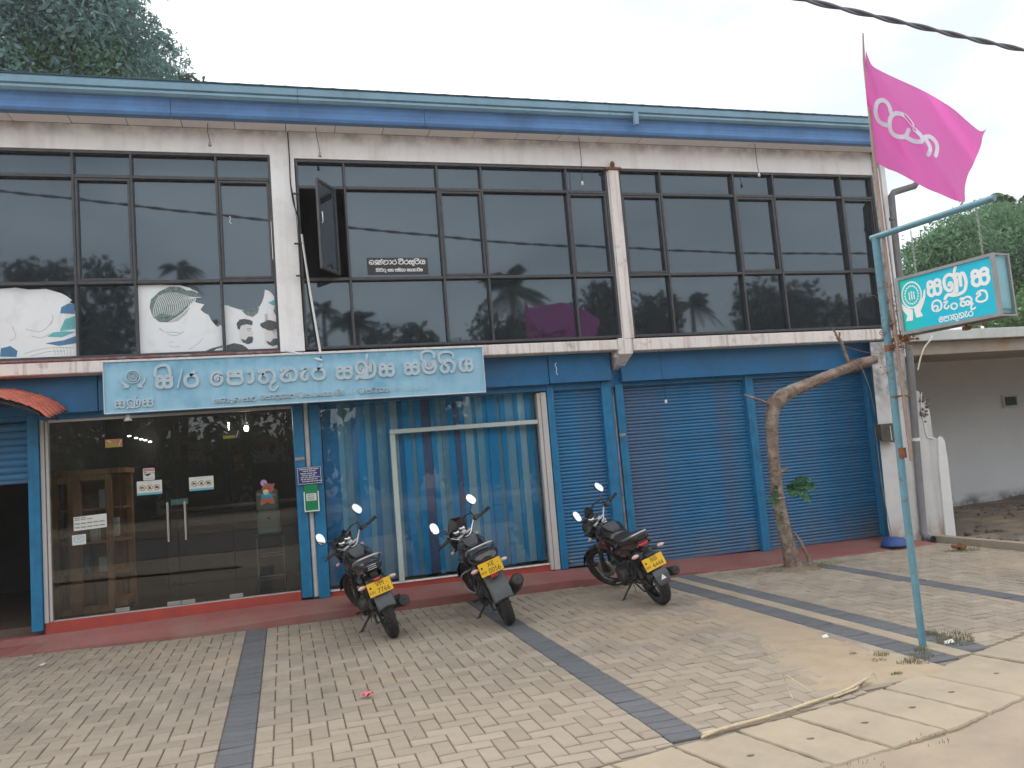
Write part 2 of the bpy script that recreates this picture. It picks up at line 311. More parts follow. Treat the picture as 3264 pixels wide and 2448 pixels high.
M('paver',(.335,.278,.216),.9,var=.1,vs=8,bump=.35,bs=90,island=.12,stain=((.42,.31,.21),.5,.5,.68,.55),more=[((.21,.175,.145),1.1,.50,.72,.6),((.11,.095,.08),3.1,.63,.74,.75)])
M('paver_dark',(.122,.124,.132),.9,var=.12,vs=9,bump=.35,bs=90,island=.1,stain=((.32,.25,.18),.9,.55,.72,.5))
M('sand_bed',(.20,.165,.13),.95,var=.25,vs=20,bump=.3)
M('sand',(.39,.30,.205),.95,var=.1,vs=6,bump=.5,bs=120,stain=((.40,.33,.25),3,.45,.7,.6))
M('dirt',(.34,.27,.20),.95,var=.18,vs=2,bump=.6,bs=18,stain=((.25,.22,.18),.9,.45,.7,.8))
M('dirt_dark',(.13,.10,.075),.95,var=.35,vs=4,bump=.7,bs=14,stain=((.30,.22,.14),1.5,.5,.7,.7))
M('asphalt',(.10,.098,.094),.9,var=.2,vs=8,bump=.3)
for i,c in enumerate([(.0,.44,.95),(.01,.30,.68),(.12,.18,.36),(.24,.60,.82),(.42,.72,.86),(.18,.46,.66)]): M('blind_%d'%i,c,.55,var=.06,vs=4)

# ------------------------------------------------------------------ ground and paving
g=MB(); g.add([(-400,-400,-.16),(400,-400,-.16),(400,400,-.16),(-400,400,-.16)],[(0,1,2,3)]); g.build('ground','dirt',kind='structure')
XS=[-8,1.8,2.5,3.0,3.6,4.57,6,8,10]; YS=[2.05,3.76,3.83,3.9,4.07,4.35,4.72,5.2,5.7]
def yb(x): return float(np.interp(x,XS,YS))
SX=[-9,-6,-2.7,-1,0.1,1.2,3.0,3.9,4.64,5.7,7.0,7.72]
SF=[9.0,8.98,8.85,8.56,8.5,8.5,8.47,8.36,8.27,8.17,8.12,8.1]
SH=[.012,.012,.012,.04,.088,.092,.09,.055,.02,.012,.01,.01]
SB=[.15,.15,.155,.165,.175,.172,.155,.105,.095,.062,.055,.05]
def yf(x): return float(np.interp(x,SX,SF))
pb=MB()
xs=np.linspace(-8,10,37)
top=[(x,yb(x),-.012) for x in xs]+[(x,yf(min(x,7.72))+.3 if x<7.8 else 8.4,-.012) for x in xs]
n=len(xs); pb.add(top,[(i,i+1,n+i+1,n+i) for i in range(n-1)])
pb.add([(x,yb(x),-.012) for x in xs]+[(x,yb(x),-.2) for x in xs],[(i+n,i+n+1,i+1,i) for i in range(n-1)])
paving=pb.build('paving','sand_bed',kind='structure')
J=.0035
pavers=[];darkp=[]
def addp(lst,x0,x1,y0,y1):
    xm=(x0+x1)/2; lo=yb(xm)+.01; hi=yf(xm)-.004 if xm<7.75 else 8.3
    y0=max(y0,lo); y1=min(y1,hi)
    if y1-y0<.02 or x1-x0<.02: return
    lst.append((x0+J,x1-J,y0+J,y1-J))
W_=.1025
def herring(X0,X1):
    nx=int(round((X1-X0)/W_)); wx=(X1-X0)/nx
    ny=int(7/W_)+2; base=1.95
    for j in range(-2,ny):
        for i in range(-2,nx+2):
            t=(i-j)%4
            if t==0: a,b,c,d=i,i+2,j,j+1
            elif t==3: a,b,c,d=i,i+1,j,j+2
            else: continue
            a=max(a,0);b=min(b,nx)
            if b<=a: continue
            addp(pavers,X0+a*wx,X0+b*wx,base+c*W_,base+d*W_)
herring(-3.6,-.43); herring(-.235,1.815); herring(2.015,3.86); herring(4.42,5.68); herring(5.885,7.82)
def strip(x0,x1,two=False):
    y=1.95
    while y<8.6:
        addp(darkp,x0,x1,y,y+W_); y+=W_
strip(-.43,-.235); strip(1.815,2.015); strip(3.86,4.07); strip(4.21,4.42); strip(5.68,5.885)
strip(-3.8,-3.6)
def paver_mb(x0,x1,y0,y1,mb=None,z=0,tl=(0,0)):
    mb=mb or MB(); b=.004
    o=[(x0,y0),(x1,y0),(x1,y1),(x0,y1)]; q=[(x0+b,y0+b),(x1-b,y0+b),(x1-b,y1-b),(x0+b,y1-b)]
    zz=[z+tl[0]*sx+tl[1]*sy for sx,sy in ((-1,-1),(1,-1),(1,1),(-1,1))]
    vs=[(*p,z-.03) for p in o]+[(*p,z-.005) for p in o]+[(*p,zz[i]) for i,p in enumerate(q)]
    return mb.add(vs,[(8,9,10,11)]+[(i,(i+1)%4,4+(i+1)%4,4+i) for i in range(4)]+[(4+i,4+(i+1)%4,8+(i+1)%4,8+i) for i in range(4)])
CAMP=Vector((0,0,1.5))
def projpx(p):
    v=Vector(p)-CAMP; z=v.dot(f_)
    if z<=.2: return (-9999,-9999)
    return (v.dot(r_)/z*FPX+1632,v.dot(d_)/z*FPX+1224)
def lay(lst,name,mat,cap=300):
    def score(r):
        x,y=(r[0]+r[1])/2,(r[2]+r[3])/2; px,py=projpx((x,y,0)); vis=-60<px<3324 and py<2500
        full=(r[1]-r[0])*(r[3]-r[2])>.6*W_*.195
        return (0 if vis else 1,0 if full else 1,x*x+y*y)
    lst.sort(key=score); cache={}; mb=MB()
    for k,r in enumerate(lst):
        z=rnd.uniform(-.0022,.0022); tl=(rnd.uniform(-.0016,.0016),rnd.uniform(-.0016,.0016))
        if k<cap:
            sx,sy=r[1]-r[0],r[3]-r[2]; key=(round(sx,3),round(sy,3))
            if key not in cache: cache[key]=paver_mb(-sx/2,sx/2,-sy/2,sy/2).build(name,mat,loc=(0,0,0)); o=cache[key]
            else: o=cache[key].copy(); COL.objects.link(o)
            o.parent=paving; o.location=((r[0]+r[1])/2,(r[2]+r[3])/2,z); o.rotation_euler=(tl[1]*15,-tl[0]*15,rnd.uniform(-.012,.012))
        else: paver_mb(*r,mb=mb,z=z,tl=tl)
    if mb.v: mb.build(name+'_field',mat,paving,kind='stuff')
lay(pavers,'paver','paver'); lay(darkp,'dark_paver','paver_dark')
# concrete strip that divides the two dark bands, and the strip filled with mortar
cs=MB(); y=yb(4.14)+.01
while y<8.2:
    y2=min(y+1.15,8.24); cs.bbox(4.075,4.205,y,y2-.006,-.05,.004,.004); y=y2
cs.build('concrete_strip','concrete',paving)
# drain slabs at the road edge
drain=empty('drain_cover_row',(3,3.6,0),'row of sandy concrete drain slabs between the paved lot and the road','drain slabs')
bx=[-.85,-.35,.15,.6,1.05,1.43,1.80,2.18,2.535,2.91,3.26,3.62,4.2,4.62,5.15,5.75,6.4,7.1,7.9]
hole=[2.36,2.72,3.08,3.44,3.95]
for i in range(len(bx)-1):
    a,b=bx[i]+rnd.uniform(.007,.014),bx[i+1]-rnd.uniform(.007,.013); dx,dy=.14,-.6; e=.01
    if bx[i]>4: dx,dy=.2,-.62
    q=[(a,yb(a)-.01),(b,yb(b)-.01),(b+dx,yb(b)+dy),(a+dx,yb(a)+dy)]
    m=MB(); z=rnd.uniform(-.006,.006)-.004
    # bevelled slab with slightly chipped outline
    def edge(p,q_,k=12): 
        return [(p[0]+(q_[0]-p[0])*t/k+rnd.uniform(-1,1)*.0055,p[1]+(q_[1]-p[1])*t/k+rnd.uniform(-1,1)*.0055) for t in range(k)]
    P=edge(q[0],q[1])+edge(q[1],q[2])+edge(q[2],q[3])+edge(q[3],q[0]); c=(sum(p[0] for p in P)/len(P),sum(p[1] for p in P)/len(P))
    inn=[(p[0]+(c[0]-p[0])*.02,p[1]+(c[1]-p[1])*.02) for p in P]; N=len(P)
    m.add([(*p,-.12) for p in P]+[(*p,z-.008) for p in P]+[(*p,z) for p in inn],[(i2,(i2+1)%N,N+(i2+1)%N,N+i2) for i2 in range(N)]+[(N+i2,N+(i2+1)%N,2*N+(i2+1)%N,2*N+i2) for i2 in range(N)]+[tuple(range(2*N,3*N))])
    so_=m.build('slab','concrete',drain)
    if 1.6<a<4.7:
        h=MB(); cx,cy=c; pts=[(cx+.022*math.cos(t*.7)*rnd.uniform(.7,1.2),cy+.013*math.sin(t*.7)*rnd.uniform(.7,1.2)) for t in range(9)]
        h.prism(pts,lambda a_,b_,d:(a_,b_,d),z-.001,z+.0015); h.build('lifting_hole','dirt_dark',so_)
# verge and road beyond the slabs
vg=MB(); rr=random.Random(3)
X=np.linspace(-30,40,141); Yv=np.linspace(0,1,14)
vs=[];
for x in X:
    yt=yb(min(max(x,-8),10))-.55+(.0 if x<10 else (x-10)*.18)
    for t in Yv:
        y=yt*(1-t)+(-1.0)*t; vs.append((x,y,-.012-.05*t+rr.uniform(-.009,.006)))
k=len(Yv); vg.add(vs,[(i*k+j,i*k+j+1,(i+1)*k+j+1,(i+1)*k+j) for i in range(len(X)-1) for j in range(k-1)],True)
vg.build('roadside_verge','dirt',kind='structure')
rd=MB(); rd.box(-120,120,-8,-1,-.2,-.05); rd.build('road','asphalt',kind='structure')
ft=MB(); ft.box(-120,120,-13,-8.0,-.2,-.02); ft.build('far_verge','dirt_dark',kind='structure')
# ------------------------------------------------------------------ the red step
st=MB(); rings=[]
xx=np.linspace(-9,7.72,90)
for x in xx:
    f=yf(x)+.012*math.sin(x*3.1)*(1 if x<-1 or x>4 else .25); h=float(np.interp(x,SX,SH)); b=float(np.interp(x,SX,SB))
    rings.append([(x,f-.004,-.05),(x,f,h-.008),(x,f+.012,h),(x,(f+8.84)/2,h+(b-h)*.55),(x,8.84,b),(x,9.3,b),(x,9.3,-.05)])
st.loft([[Vector(p) for p in r] for r in rings],cap=True,smooth=False)
step=st.build('entrance_step','red_floor',kind='structure')
# ------------------------------------------------------------------ the building
B=empty('shop_building',(2.8,8.9,0),'long two storey shop building with dark upstairs windows and blue ground floor shutters','building')
def part(name,mat,fn,parent=None,kind=None,label=None):
    m=MB(); fn(m); return m.build(name,mat,parent or B,kind=kind,label=label)
YU=8.55; YG=8.62
GX0=-6.2
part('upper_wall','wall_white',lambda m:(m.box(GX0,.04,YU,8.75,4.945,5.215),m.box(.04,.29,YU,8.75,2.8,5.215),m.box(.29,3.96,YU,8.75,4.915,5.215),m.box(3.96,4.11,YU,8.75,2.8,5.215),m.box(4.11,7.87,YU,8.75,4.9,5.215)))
part('column','ledge',lambda m:m.bbox(3.968,4.102,YU-.03,YU-.002,2.79,4.9,.008))
part('capital','rust',lambda m:(m.bbox(3.93,4.14,YU-.045,YU-.003,4.86,4.90,.01),m.ell((4.03,YU-.03,4.93),.03,.02,.045)))
part('side_wall','wall_plain',lambda m:(m.box(7.87,8.06,YU,14,2.4,5.2),))
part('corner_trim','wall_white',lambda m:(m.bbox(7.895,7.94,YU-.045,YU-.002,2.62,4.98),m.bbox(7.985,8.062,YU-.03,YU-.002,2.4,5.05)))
part('rear_wall','wall_plain',lambda m:(m.box(GX0,8.06,13.8,14,0,5.2)))
# sill ledge in three lengths
part('sill_ledge','ledge',lambda m:(m.bbox(GX0,3.885,YU-.01,8.86,2.665,2.785,.008),m.bbox(4.075,7.86,YU-.012,8.86,2.645,2.79,.008),m.bbox(3.888,4.072,YU-.025,8.95,2.60,2.80,.012)))
part('sill_capping','ledge_red',lambda m:(m.bbox(GX0,.04,YU-.016,YU+.08,2.788,2.812,.006)))
part('corbel','ledge',lambda m:(m.add([(3.90,8.55,2.6),(4.06,8.55,2.6),(4.06,8.93,2.6),(3.90,8.93,2.6),(3.92,8.72,2.5),(4.04,8.72,2.5),(4.04,8.93,2.42),(3.92,8.93,2.42)],[(0,1,5,4),(1,2,6,5),(2,3,7,6),(3,0,4,7),(4,5,6,7)]),m.ell((3.9,8.66,2.61),.03,.05,.04)))
# soffit boards
sf=MB(); sf.box(GX0,8.2,8.28,8.75,5.232,5.3); sof=sf.build('soffit','black',B)
x=-1.86-.52*9
while x<8.1:
    a=max(x,GX0); b=min(x+.52,8.15); z=rnd.uniform(-.002,.002)
    part('soffit_board','soffit',lambda m:m.bbox(a+.0035,b-.0035,8.29,YU-.004 if True else 0,5.216+z,5.23,.003),sof); x+=.52
# fascia board (shallow curved trough) and gutter
def extr(m,prof,x0,x1,step_=2.4):
    rg=[]; 
    for x in (x0,x1): rg.append([Vector((x,y,z)) for y,z in prof])
    m.loft(rg,smooth=False)
for x0,x1 in ((GX0,-.9),(-.895,1.7),(1.705,8.12)):
    part('fascia','fascia_blue',lambda m:extr(m,[(8.29,5.205),(8.262,5.207),(8.250,5.235),(8.252,5.25),(8.262,5.262),(8.268,5.30),(8.262,5.35),(8.245,5.395),(8.34,5.395),(8.34,5.205)],x0,x1))
for x0,x1 in ((GX0,.35),(.354,3.9),(3.904,8.16)):
    part('gutter','gutter_blue',lambda m:extr(m,[(8.285,5.385),(8.215,5.388),(8.188,5.41),(8.19,5.435),(8.20,5.442),(8.172,5.45),(8.165,5.50),(8.175,5.525),(8.19,5.53),(8.192,5.515),(8.27,5.50)],x0,x1))
part('gutter_end','gutter_blue',lambda m:m.box(8.16,8.165,8.17,8.3,5.39,5.52))
rf=MB(); X=np.arange(GX0,8.2,.04); rows=[(8.15,5.535),(10.5,5.75),(14.2,6.0)]
rf.add([(x,y,z+.004*max(0,math.cos(2*PI*x/.24))**4) for y,z in rows for x in X],[(j*len(X)+i,j*len(X)+i+1,(j+1)*len(X)+i+1,(j+1)*len(X)+i) for j in range(2) for i in range(len(X)-1)])
rf.build('roof','gutter_blue',B)
part('gutter_spout','gutter_blue',lambda m:m.tube([(4.22,8.16,5.43),(4.22,8.16,5.35),(4.22,8.165,5.285)],.034,12))
# upstairs windows
def window(x0,x1,z1,mull,rail1,rail2=3.575,casements=(),open_bay=None,left_open=False):
    z0=2.815; m=MB(); t=.024
    m.bbox(x0,x1,YU+.012,YG+.05,z1-.03,z1-.002,.003); m.bbox(x0,x1,YU+.012,YG+.05,z0-.004,z0+.026,.003)
    xsn=[x0+.012]+list(mull)+[x1-.012]
    for i,x in enumerate(xsn): m.bbox(x-t/2 if 0<i<len(xsn)-1 else x-.012,x+t/2 if 0<i<len(xsn)-1 else x+.012,YU+.01,YG+.045,z0+.026,z1-.03,.003)
    for i in range(len(xsn)-1):
        a,b=xsn[i]+.012,xsn[i+1]-.012
        for z in (rail1,rail2): m.bbox(a,b,YU+.016,YG+.04,z-.017,z+.017,.003)
    o=m.build('window','alu_dark',B)
    for i in range(len(xsn)-1):
        a,b=xsn[i]+.012,xsn[i+1]-.012
        for j,(c,d) in enumerate(((z0+.026,rail2-.017),(rail2+.017,rail1-.017),(rail1+.017,z1-.03))):
            if j==1 and i==open_bay: continue
            if j==1 and i in casements:
                f=MB(); e=.028
                f.bbox(a+.002,a+e,YU+.02,YG+.03,c+.002,d-.002,.003); f.bbox(b-e,b-.002,YU+.02,YG+.03,c+.002,d-.002,.003)
                f.bbox(a+e,b-e,YU+.021,YG+.029,c+.002,c+e,.003); f.bbox(a+e,b-e,YU+.021,YG+.029,d-e,d-.002,.003)
                f.build('casement_frame','alu_dark',o); a2,b2,c2,d2=a+e,b-e,c+e,d-e
            else: a2,b2,c2,d2=a,b,c,d
            p=MB(); tx,tz=rnd.uniform(-.0022,.0022),rnd.uniform(-.0022,.0022); hx,hz=(b2-a2)/2,(d2-c2)/2
            nn=5; vs=[]
            for v in range(nn):
                for u_ in range(nn):
                    su,sv=u_/(nn-1)*2-1,v/(nn-1)*2-1
                    vs.append((a2+hx*(1+su),YG+tx*su*hx+tz*sv*hz-.0012*(1-su*su)*(1-sv*sv)*(hx+hz),c2+hz*(1+sv)))
            p.add(vs,[(v*nn+u_,v*nn+u_+1,(v+1)*nn+u_+1,(v+1)*nn+u_) for v in range(nn-1) for u_ in range(nn-1)],True)
            p.add([(a2,YG+.008,c2),(b2,YG+.008,c2),(b2,YG+.008,d2),(a2,YG+.008,d2)],[(3,2,1,0)])
            p.build('pane','dark_pane',o)
    return o
w1=window(GX0,.04,4.945,[-6.2+.5,-4.2,-3.1-.35,-2.68,-1.875,-1.335,-.515],4.675,casements=(2,5,7))
w2=window(.30,3.955,4.91,[.815,1.857,2.377,3.43],4.60,casements=(2,4),open_bay=0)
w3=window(4.115,7.865,4.90,[4.675,5.71,6.30,7.345],4.585,casements=(0,2,4))
# open casement leaf swung outward in the first bay of the middle window
lf=MB(); 
Tm=Matrix.Translation((.765,YU-.0,0))@Matrix.Rotation(math.radians(-62),4,'Z')
w_,h0,h1=.40,3.60,4.57
Tm=Matrix.Translation((.70,8.53,0))@Matrix.Rotation(math.radians(180+58),4,'Z')
for a,b,c,d in ((0,.035,h0,h1),(w_-.035,w_,h0,h1),(.035,w_-.035,h0,h0+.035),(.035,w_-.035,h1-.035,h1)): lf.bbox(a,b,-.014,.014,c,d,.003,Tm)
leaf=lf.build('open_casement','alu_dark',B,label='tinted casement window standing open')
pn=MB(); pn.box(.035,w_-.035,-.003,.003,h0+.035,h1-.035,Tm); pn.build('pane','dark_pane',leaf)
hh=MB(); hh.tube([Tm@Vector((w_-.02,.03,4.08)),Tm@Vector((w_-.02,.045,4.1)),Tm@Vector((w_-.02,.04,4.2))],.007,6); hh.build('handle','steel',leaf)
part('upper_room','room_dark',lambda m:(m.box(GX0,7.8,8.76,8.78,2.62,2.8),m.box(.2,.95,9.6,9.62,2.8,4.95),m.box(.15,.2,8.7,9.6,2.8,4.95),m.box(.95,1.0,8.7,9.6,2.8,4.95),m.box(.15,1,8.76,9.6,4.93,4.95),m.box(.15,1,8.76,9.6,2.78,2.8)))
# header panels above the shop fronts
for x0,x1,z0,y in ((GX0,-1.75,2.30,8.75),(-1.745,.9,2.305,8.755),(.905,3.06,2.318,8.755),(3.065,3.855,2.325,8.74),(3.995,7.70,2.30,8.745)):
    part('header_panel','blue_paint',lambda m:(m.bbox(x0,x1,y,8.84,z0,2.66,.004)))
part('header_recess','black',lambda m:(m.box(3.86,3.99,8.87,8.9,2.2,2.66)))
part('soffit_band','blue_paint',lambda m:m.box(GX0,7.7,8.845,9.0,2.25,2.66))
# posts
POSTS=[(-2.41,-2.31,.2,2.3),(.125,.235,.2,2.25),(.30,.415,.175,2.25),(3.045,3.13,.155,2.32),(3.745,3.875,.105,2.32),(3.93,4.03,.1,2.3),(5.735,5.85,.06,2.3),(7.585,7.70,.05,2.3)]
for a,b,c,d in POSTS: part('shutter_post','blue_post',lambda m:(m.bbox(a,b,8.83,8.955,c,d,.005),m.box(a+.04,a+.046,8.828,8.8305,c+.01,d-.01)))
part('backing','blue_post',lambda m:m.box(.235,.30,8.90,8.95,.18,2.25))
# roller shutters: every slat its own piece
def shutter(x0,x1,z0,z1,pitch,y=8.91,label=None):
    m=MB(); m.bbox(x0,x1,y-.012,y+.012,z0,z0+.035,.004); o=m.build('roller_shutter','shutter',B,label=label)
    prof=[]; K=6
    s=MB(); hp=pitch
    pts=[(0,0)]+[(-.011*math.sin(PI*k/K)**.7 if 0<k<K else 0, hp*.9*k/K) for k in range(1,K)]+[(0,hp*.9),(.006,hp*.95),(.006,hp)]
    rg=[[Vector((x,y+a,b)) for a,b in pts] for x in (x0,x1)]
    s.loft(rg,cap=False,smooth=False,closed=False); s.f=[q[::-1] for q in s.f]
    n_=int((z1-z0-.035)/pitch); src=None
    for k in range(n_):
        z=z0+.035+k*pitch
        if src is None:
            src=s.build('slat','shutter',o); src.location=(0,0,z); q=src
        else:
            q=src.copy(); COL.objects.link(q); q.parent=o; q.location=(rnd.uniform(-.001,.001),rnd.uniform(-.002,.002),z); q.rotation_euler=(rnd.uniform(-.02,.02),0,0)
    return o
shutter(3.13,3.745,.165,2.34,.0415); shutter(4.03,5.735,.085,2.36,.0415); shutter(5.85,7.585,.062,2.36,.0415)
shutter(GX0,-2.43,1.64,2.3,.07,8.92,label='half raised shutter')
part('shutter_lock','steel',lambda m:(m.bbox(3.16,3.20,8.88,8.905,.21,.235,.004)))
# interior
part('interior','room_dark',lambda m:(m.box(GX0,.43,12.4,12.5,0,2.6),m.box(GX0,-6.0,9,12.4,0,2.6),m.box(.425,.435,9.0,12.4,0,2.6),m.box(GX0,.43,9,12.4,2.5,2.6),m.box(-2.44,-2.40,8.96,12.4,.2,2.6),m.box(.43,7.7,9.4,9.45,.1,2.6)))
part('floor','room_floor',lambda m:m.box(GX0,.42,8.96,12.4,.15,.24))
# red plinths
part('plinth','red_bright',lambda m:(m.bbox(-2.305,.122,8.868,8.95,.12,.268,.006),m.bbox(.418,3.04,8.875,8.97,.12,.222,.006)))
# glass entrance
part('door_jamb','alu_white',lambda m:(m.bbox(-2.305,-2.268,8.86,8.96,.262,2.26,.003),m.bbox(-2.262,-2.235,8.875,8.95,.27,2.24,.003)))
gd=MB()
gd.bbox(-2.23,.12,8.87,8.9,2.222,2.25,.003)
door=gd.build('glass_entrance','alu_white',B); m=MB(); m.bbox(-2.23,.12,8.87,8.95,.268,.276,.003); m.build('floor_channel','alu_white',door)
for a,b in ((-2.228,-1.603),(-1.597,-1.073),(-1.067,-.533),(-.527,.118)):
    p=MB(); p.box(a,b,8.893,8.903,.284,2.22); p.build('door_leaf' if -1.6<a<-.6 else 'side_pane','door_glass',door)
for a,b in ((-1.68,-1.55),(-1.2,-1.072),(-1.066,-.935),(-.6,-.468)):
    p=MB(); p.bbox(a,b,8.882,8.914,.279,.322,.004); p.build('patch_fitting','worn_steel',door)
for x in (-1.155,-.99):
    p=MB(); p.tube([(x,8.845,.93),(x,8.845,1.33)],.0125,12); 
    for z in (1.30,.96): p.tube([(x,8.845,z),(x,8.892,z)],.008,8)
    p.build('door_handle','steel',door)
# shop window with its off-white frame
wf=MB()
wf.bbox(1.165,1.222,8.862,8.95,.222,1.865,.004); wf.bbox(1.165,2.915,8.86,8.95,1.868,1.918,.004)
shopw=wf.build('shop_window','alu_cream',B)
part('window_jamb','alu_white',lambda m:(m.bbox(2.92,2.962,8.85,8.96,.165,2.23,.004),m.bbox(2.966,3.035,8.842,8.96,.16,2.235,.004)))
part('window_sill','ledge',lambda m:m.bbox(.42,2.92,8.865,8.97,.2235,.24,.004))
for a,b,c,d in ((.425,1.163,.243,2.248),(1.225,2.917,.243,1.866),(1.165,2.917,1.92,2.248)):
    p=MB(); p.box(a,b,8.903,8.911,c,d); p.build('pane','blind_glass',shopw)
# vertical blinds behind the glass
bl=empty('vertical_blind',(1.65,9.05,.24),'striped blue vertical blind hanging behind the big shop window','blind')
seq=[1,1,3,5,1,0,3,1,5,0,4,1,0,5,0,2,0,3,5,0,2,0,4,0,3,0,0,5,0,3,0,4,0,5,0,3,0,2,0,4,0,3]
x=.43;k=0
wdt=[.07,.1,.05,.085,.06,.095,.055]
while x<2.93:
    a=wdt[k%7]*rnd.uniform(.85,1.15); b=min(x+a,2.94); yo=.022*(k%2)
    m=MB(); m.box(x+.001,b+.004,9.03+yo,9.034+yo,.262+rnd.uniform(-.004,.004),2.25); m.build('blind_slat','blind_%d'%seq[k%len(seq)],bl); x=b;k+=1
m=MB(); m.bbox(.43,2.93,9.02,9.07,2.25,2.29); m.build('headrail','white_plastic',bl)
# ------------------------------------------------------------------ main name board
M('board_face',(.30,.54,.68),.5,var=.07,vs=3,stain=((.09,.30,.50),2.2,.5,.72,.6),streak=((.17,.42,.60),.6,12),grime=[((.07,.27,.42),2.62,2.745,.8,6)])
M('board_letter',(.47,.57,.63),.5,var=.06,vs=8,stain=((.24,.38,.48),9,.5,.75,.6)); M('board_edge',(.62,.66,.68),.5,var=.06)
SB_=empty('name_board',(.28,8.40,2.24),'long pale blue name board with raised grey Sinhala letters above the glass doors','sign')
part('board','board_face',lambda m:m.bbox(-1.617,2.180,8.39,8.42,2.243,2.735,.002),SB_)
part('board_rim','board_edge',lambda m:(m.bbox(-1.625,2.188,8.378,8.43,2.735,2.748,.003),m.bbox(-1.625,2.188,8.378,8.43,2.232,2.243,.003),m.bbox(-1.625,-1.617,8.378,8.43,2.243,2.735,.002),m.bbox(2.180,2.188,8.378,8.43,2.243,2.735,.002)),SB_)
part('bracket','black',lambda m:[m.box(x,x+.03,8.43,8.60,2.66,2.69) for x in (-1.5,-.5,.5,1.5,2.1)],SB_)
def fb(x,z,d): return (x,8.39-d,z)
def unz(zz,px,py,Y):
    sx,x0,y0=zz; X_,Y_=x0+px*sx-1632,y0+py*sx-1224
    d=r_*X_+d_*Y_+f_*FPX; t=Y/d.y; return d.x*t,1.5+d.z*t
zA=(400/2212,320,1120); zB=(460/2212,640,1110); zC=(520/2212,1040,1090)
LT=[('sa',zA,955,1290,660,390),('ra',zA,1448,1750,640,350),
('e',zB,122,356,580,338),('pa',zB,383,668,568,318),('aa',zB,690,824,552,310),('ta',zB,862,1168,545,298),('ha',zB,1198,1500,520,275),('ae',zB,1512,1658,505,285),('ra',zB,1683,1928,493,262),
('sa',zC,118,365,508,298),('Na',zC,372,692,500,240),('sa',zC,703,935,475,268),('sa',zC,1042,1275,452,248),('ma',zC,1292,1502,435,215),('ta',zC,1528,1768,425,225),('ya',zC,1790,2002,408,205)]
ym=8.37
for k,(g_,zz,xl,xr,yb_,yt_) in enumerate(LT):
    xm=(xl+xr)/2; a=unz(zz,xl,(yb_+yt_)/2,ym)[0]; b=unz(zz,xr,(yb_+yt_)/2,ym)[0]; c=unz(zz,xm,yb_,ym)[1]; d=unz(zz,xm,yt_,ym)[1]
    if g_=='ra': d=c+(d-c)*1.0
    m=MB(); wd=.032 if g_!='e' else .029
    glyph(m,g_,a,b,c,d,wd,fb,0,.016)
    W2,H2=(b-a),(d-c)
    if k in (0,): ribbon(m,[(a+.03*W2,d-.02),(a+.1*W2,d+.055),(a+.4*W2,d+.082),(a+.72*W2,d+.07),(a+.85*W2,d-.01)],wd*.85,fb,0,.016)
    if k==5: ribbon(m,[(a+.9*W2,c+.03),(a+.66*W2,c-.01),(a+.64*W2,c-.055),(a+.82*W2,c-.068),(a+W2,c-.03)],wd*.7,fb,0,.016)
    if k in (13,14): ribbon(m,[(a+.06*W2,d-.02),(a+.04*W2,d+.04),(a+.25*W2,d+.072),(a+.65*W2,d+.072),(a+.86*W2,d+.04),(a+.84*W2,d-.0)],wd*.85,fb,0,.016)
    if k==10: ribbon(m,[(a+.5*W2,d-.05),(a+.56*W2,d+.01),(a+.6*W2,d+.05)],wd*.9,fb,0,.016)
    m.build('letter','board_letter',SB_)
m=MB(); p,q=unz(zA,1440,310,ym),unz(zA,1358,655,ym); ribbon(m,[p,q],.016,fb,0,.02,round_=False); m.build('letter','board_letter',SB_)
# emblem: ring, gear ring, figures, two hands
cx,cz=unz(zA,570,445,ym); R_=.066
m=MB()
def ring(m,cx,cz,r0_,r1_,fn,d0,d1,n=48):
    vs=[];
    for k in range(n):
        c_,s_=math.cos(2*PI*k/n),math.sin(2*PI*k/n)
        vs+=[fn(cx+r0_*c_,cz+r0_*s_,d0),fn(cx+r0_*c_,cz+r0_*s_,d1),fn(cx+r1_*c_,cz+r1_*s_,d1),fn(cx+r1_*c_,cz+r1_*s_,d0)]
    m.add(vs,[(4*k+j,4*k+(j+1)%4,4*((k+1)%n)+(j+1)%4,4*((k+1)%n)+j) for k in range(n) for j in range(4)])
ring(m,cx,cz,.056,.066,fb,0,.014); ring(m,cx,cz,.036,.041,fb,0,.012)
for k in range(18):
    a=2*PI*k/18; ribbon(m,[(cx+.039*math.cos(a),cz+.039*math.sin(a)),(cx+.047*math.cos(a),cz+.047*math.sin(a))],.007,fb,0,.012,round_=False)
for dx in (-.014,0,.014):
    m.ell((cx+dx,8.383,cz+.016-abs(dx)*.4),.004,.006,.004,8,5); ribbon(m,[(cx+dx,cz+.008-abs(dx)*.4),(cx+dx*1.05,cz-.018)],.007,fb,0,.011,round_=False)
for s_ in (-1,1): ribbon(m,[(cx+.004*s_,cz+.006),(cx+.012*s_,cz+.001),(cx+.02*s_,cz+.012)],.003,fb,0,.011)
m.build('emblem','board_letter',SB_)
hL=[(-.113,.0),(-.101,-.016),(-.097,-.045),(-.082,-.048),(-.06,-.073),(-.055,-.068),(-.052,-.073),(-.034,-.083),(-.04,-.108),(-.085,-.112),(-.077,-.09),(-.109,-.052)]
for s_ in (-1,1):
    m=MB(); pl=[(cx-x*s_*-1 if False else cx+x*(1 if s_<0 else -1),cz+z+(0 if s_<0 else .0)) for x,z in hL]
    m.prism(pl if s_<0 else pl[::-1],fb,0,.012); m.build('emblem_hand','board_letter',SB_)
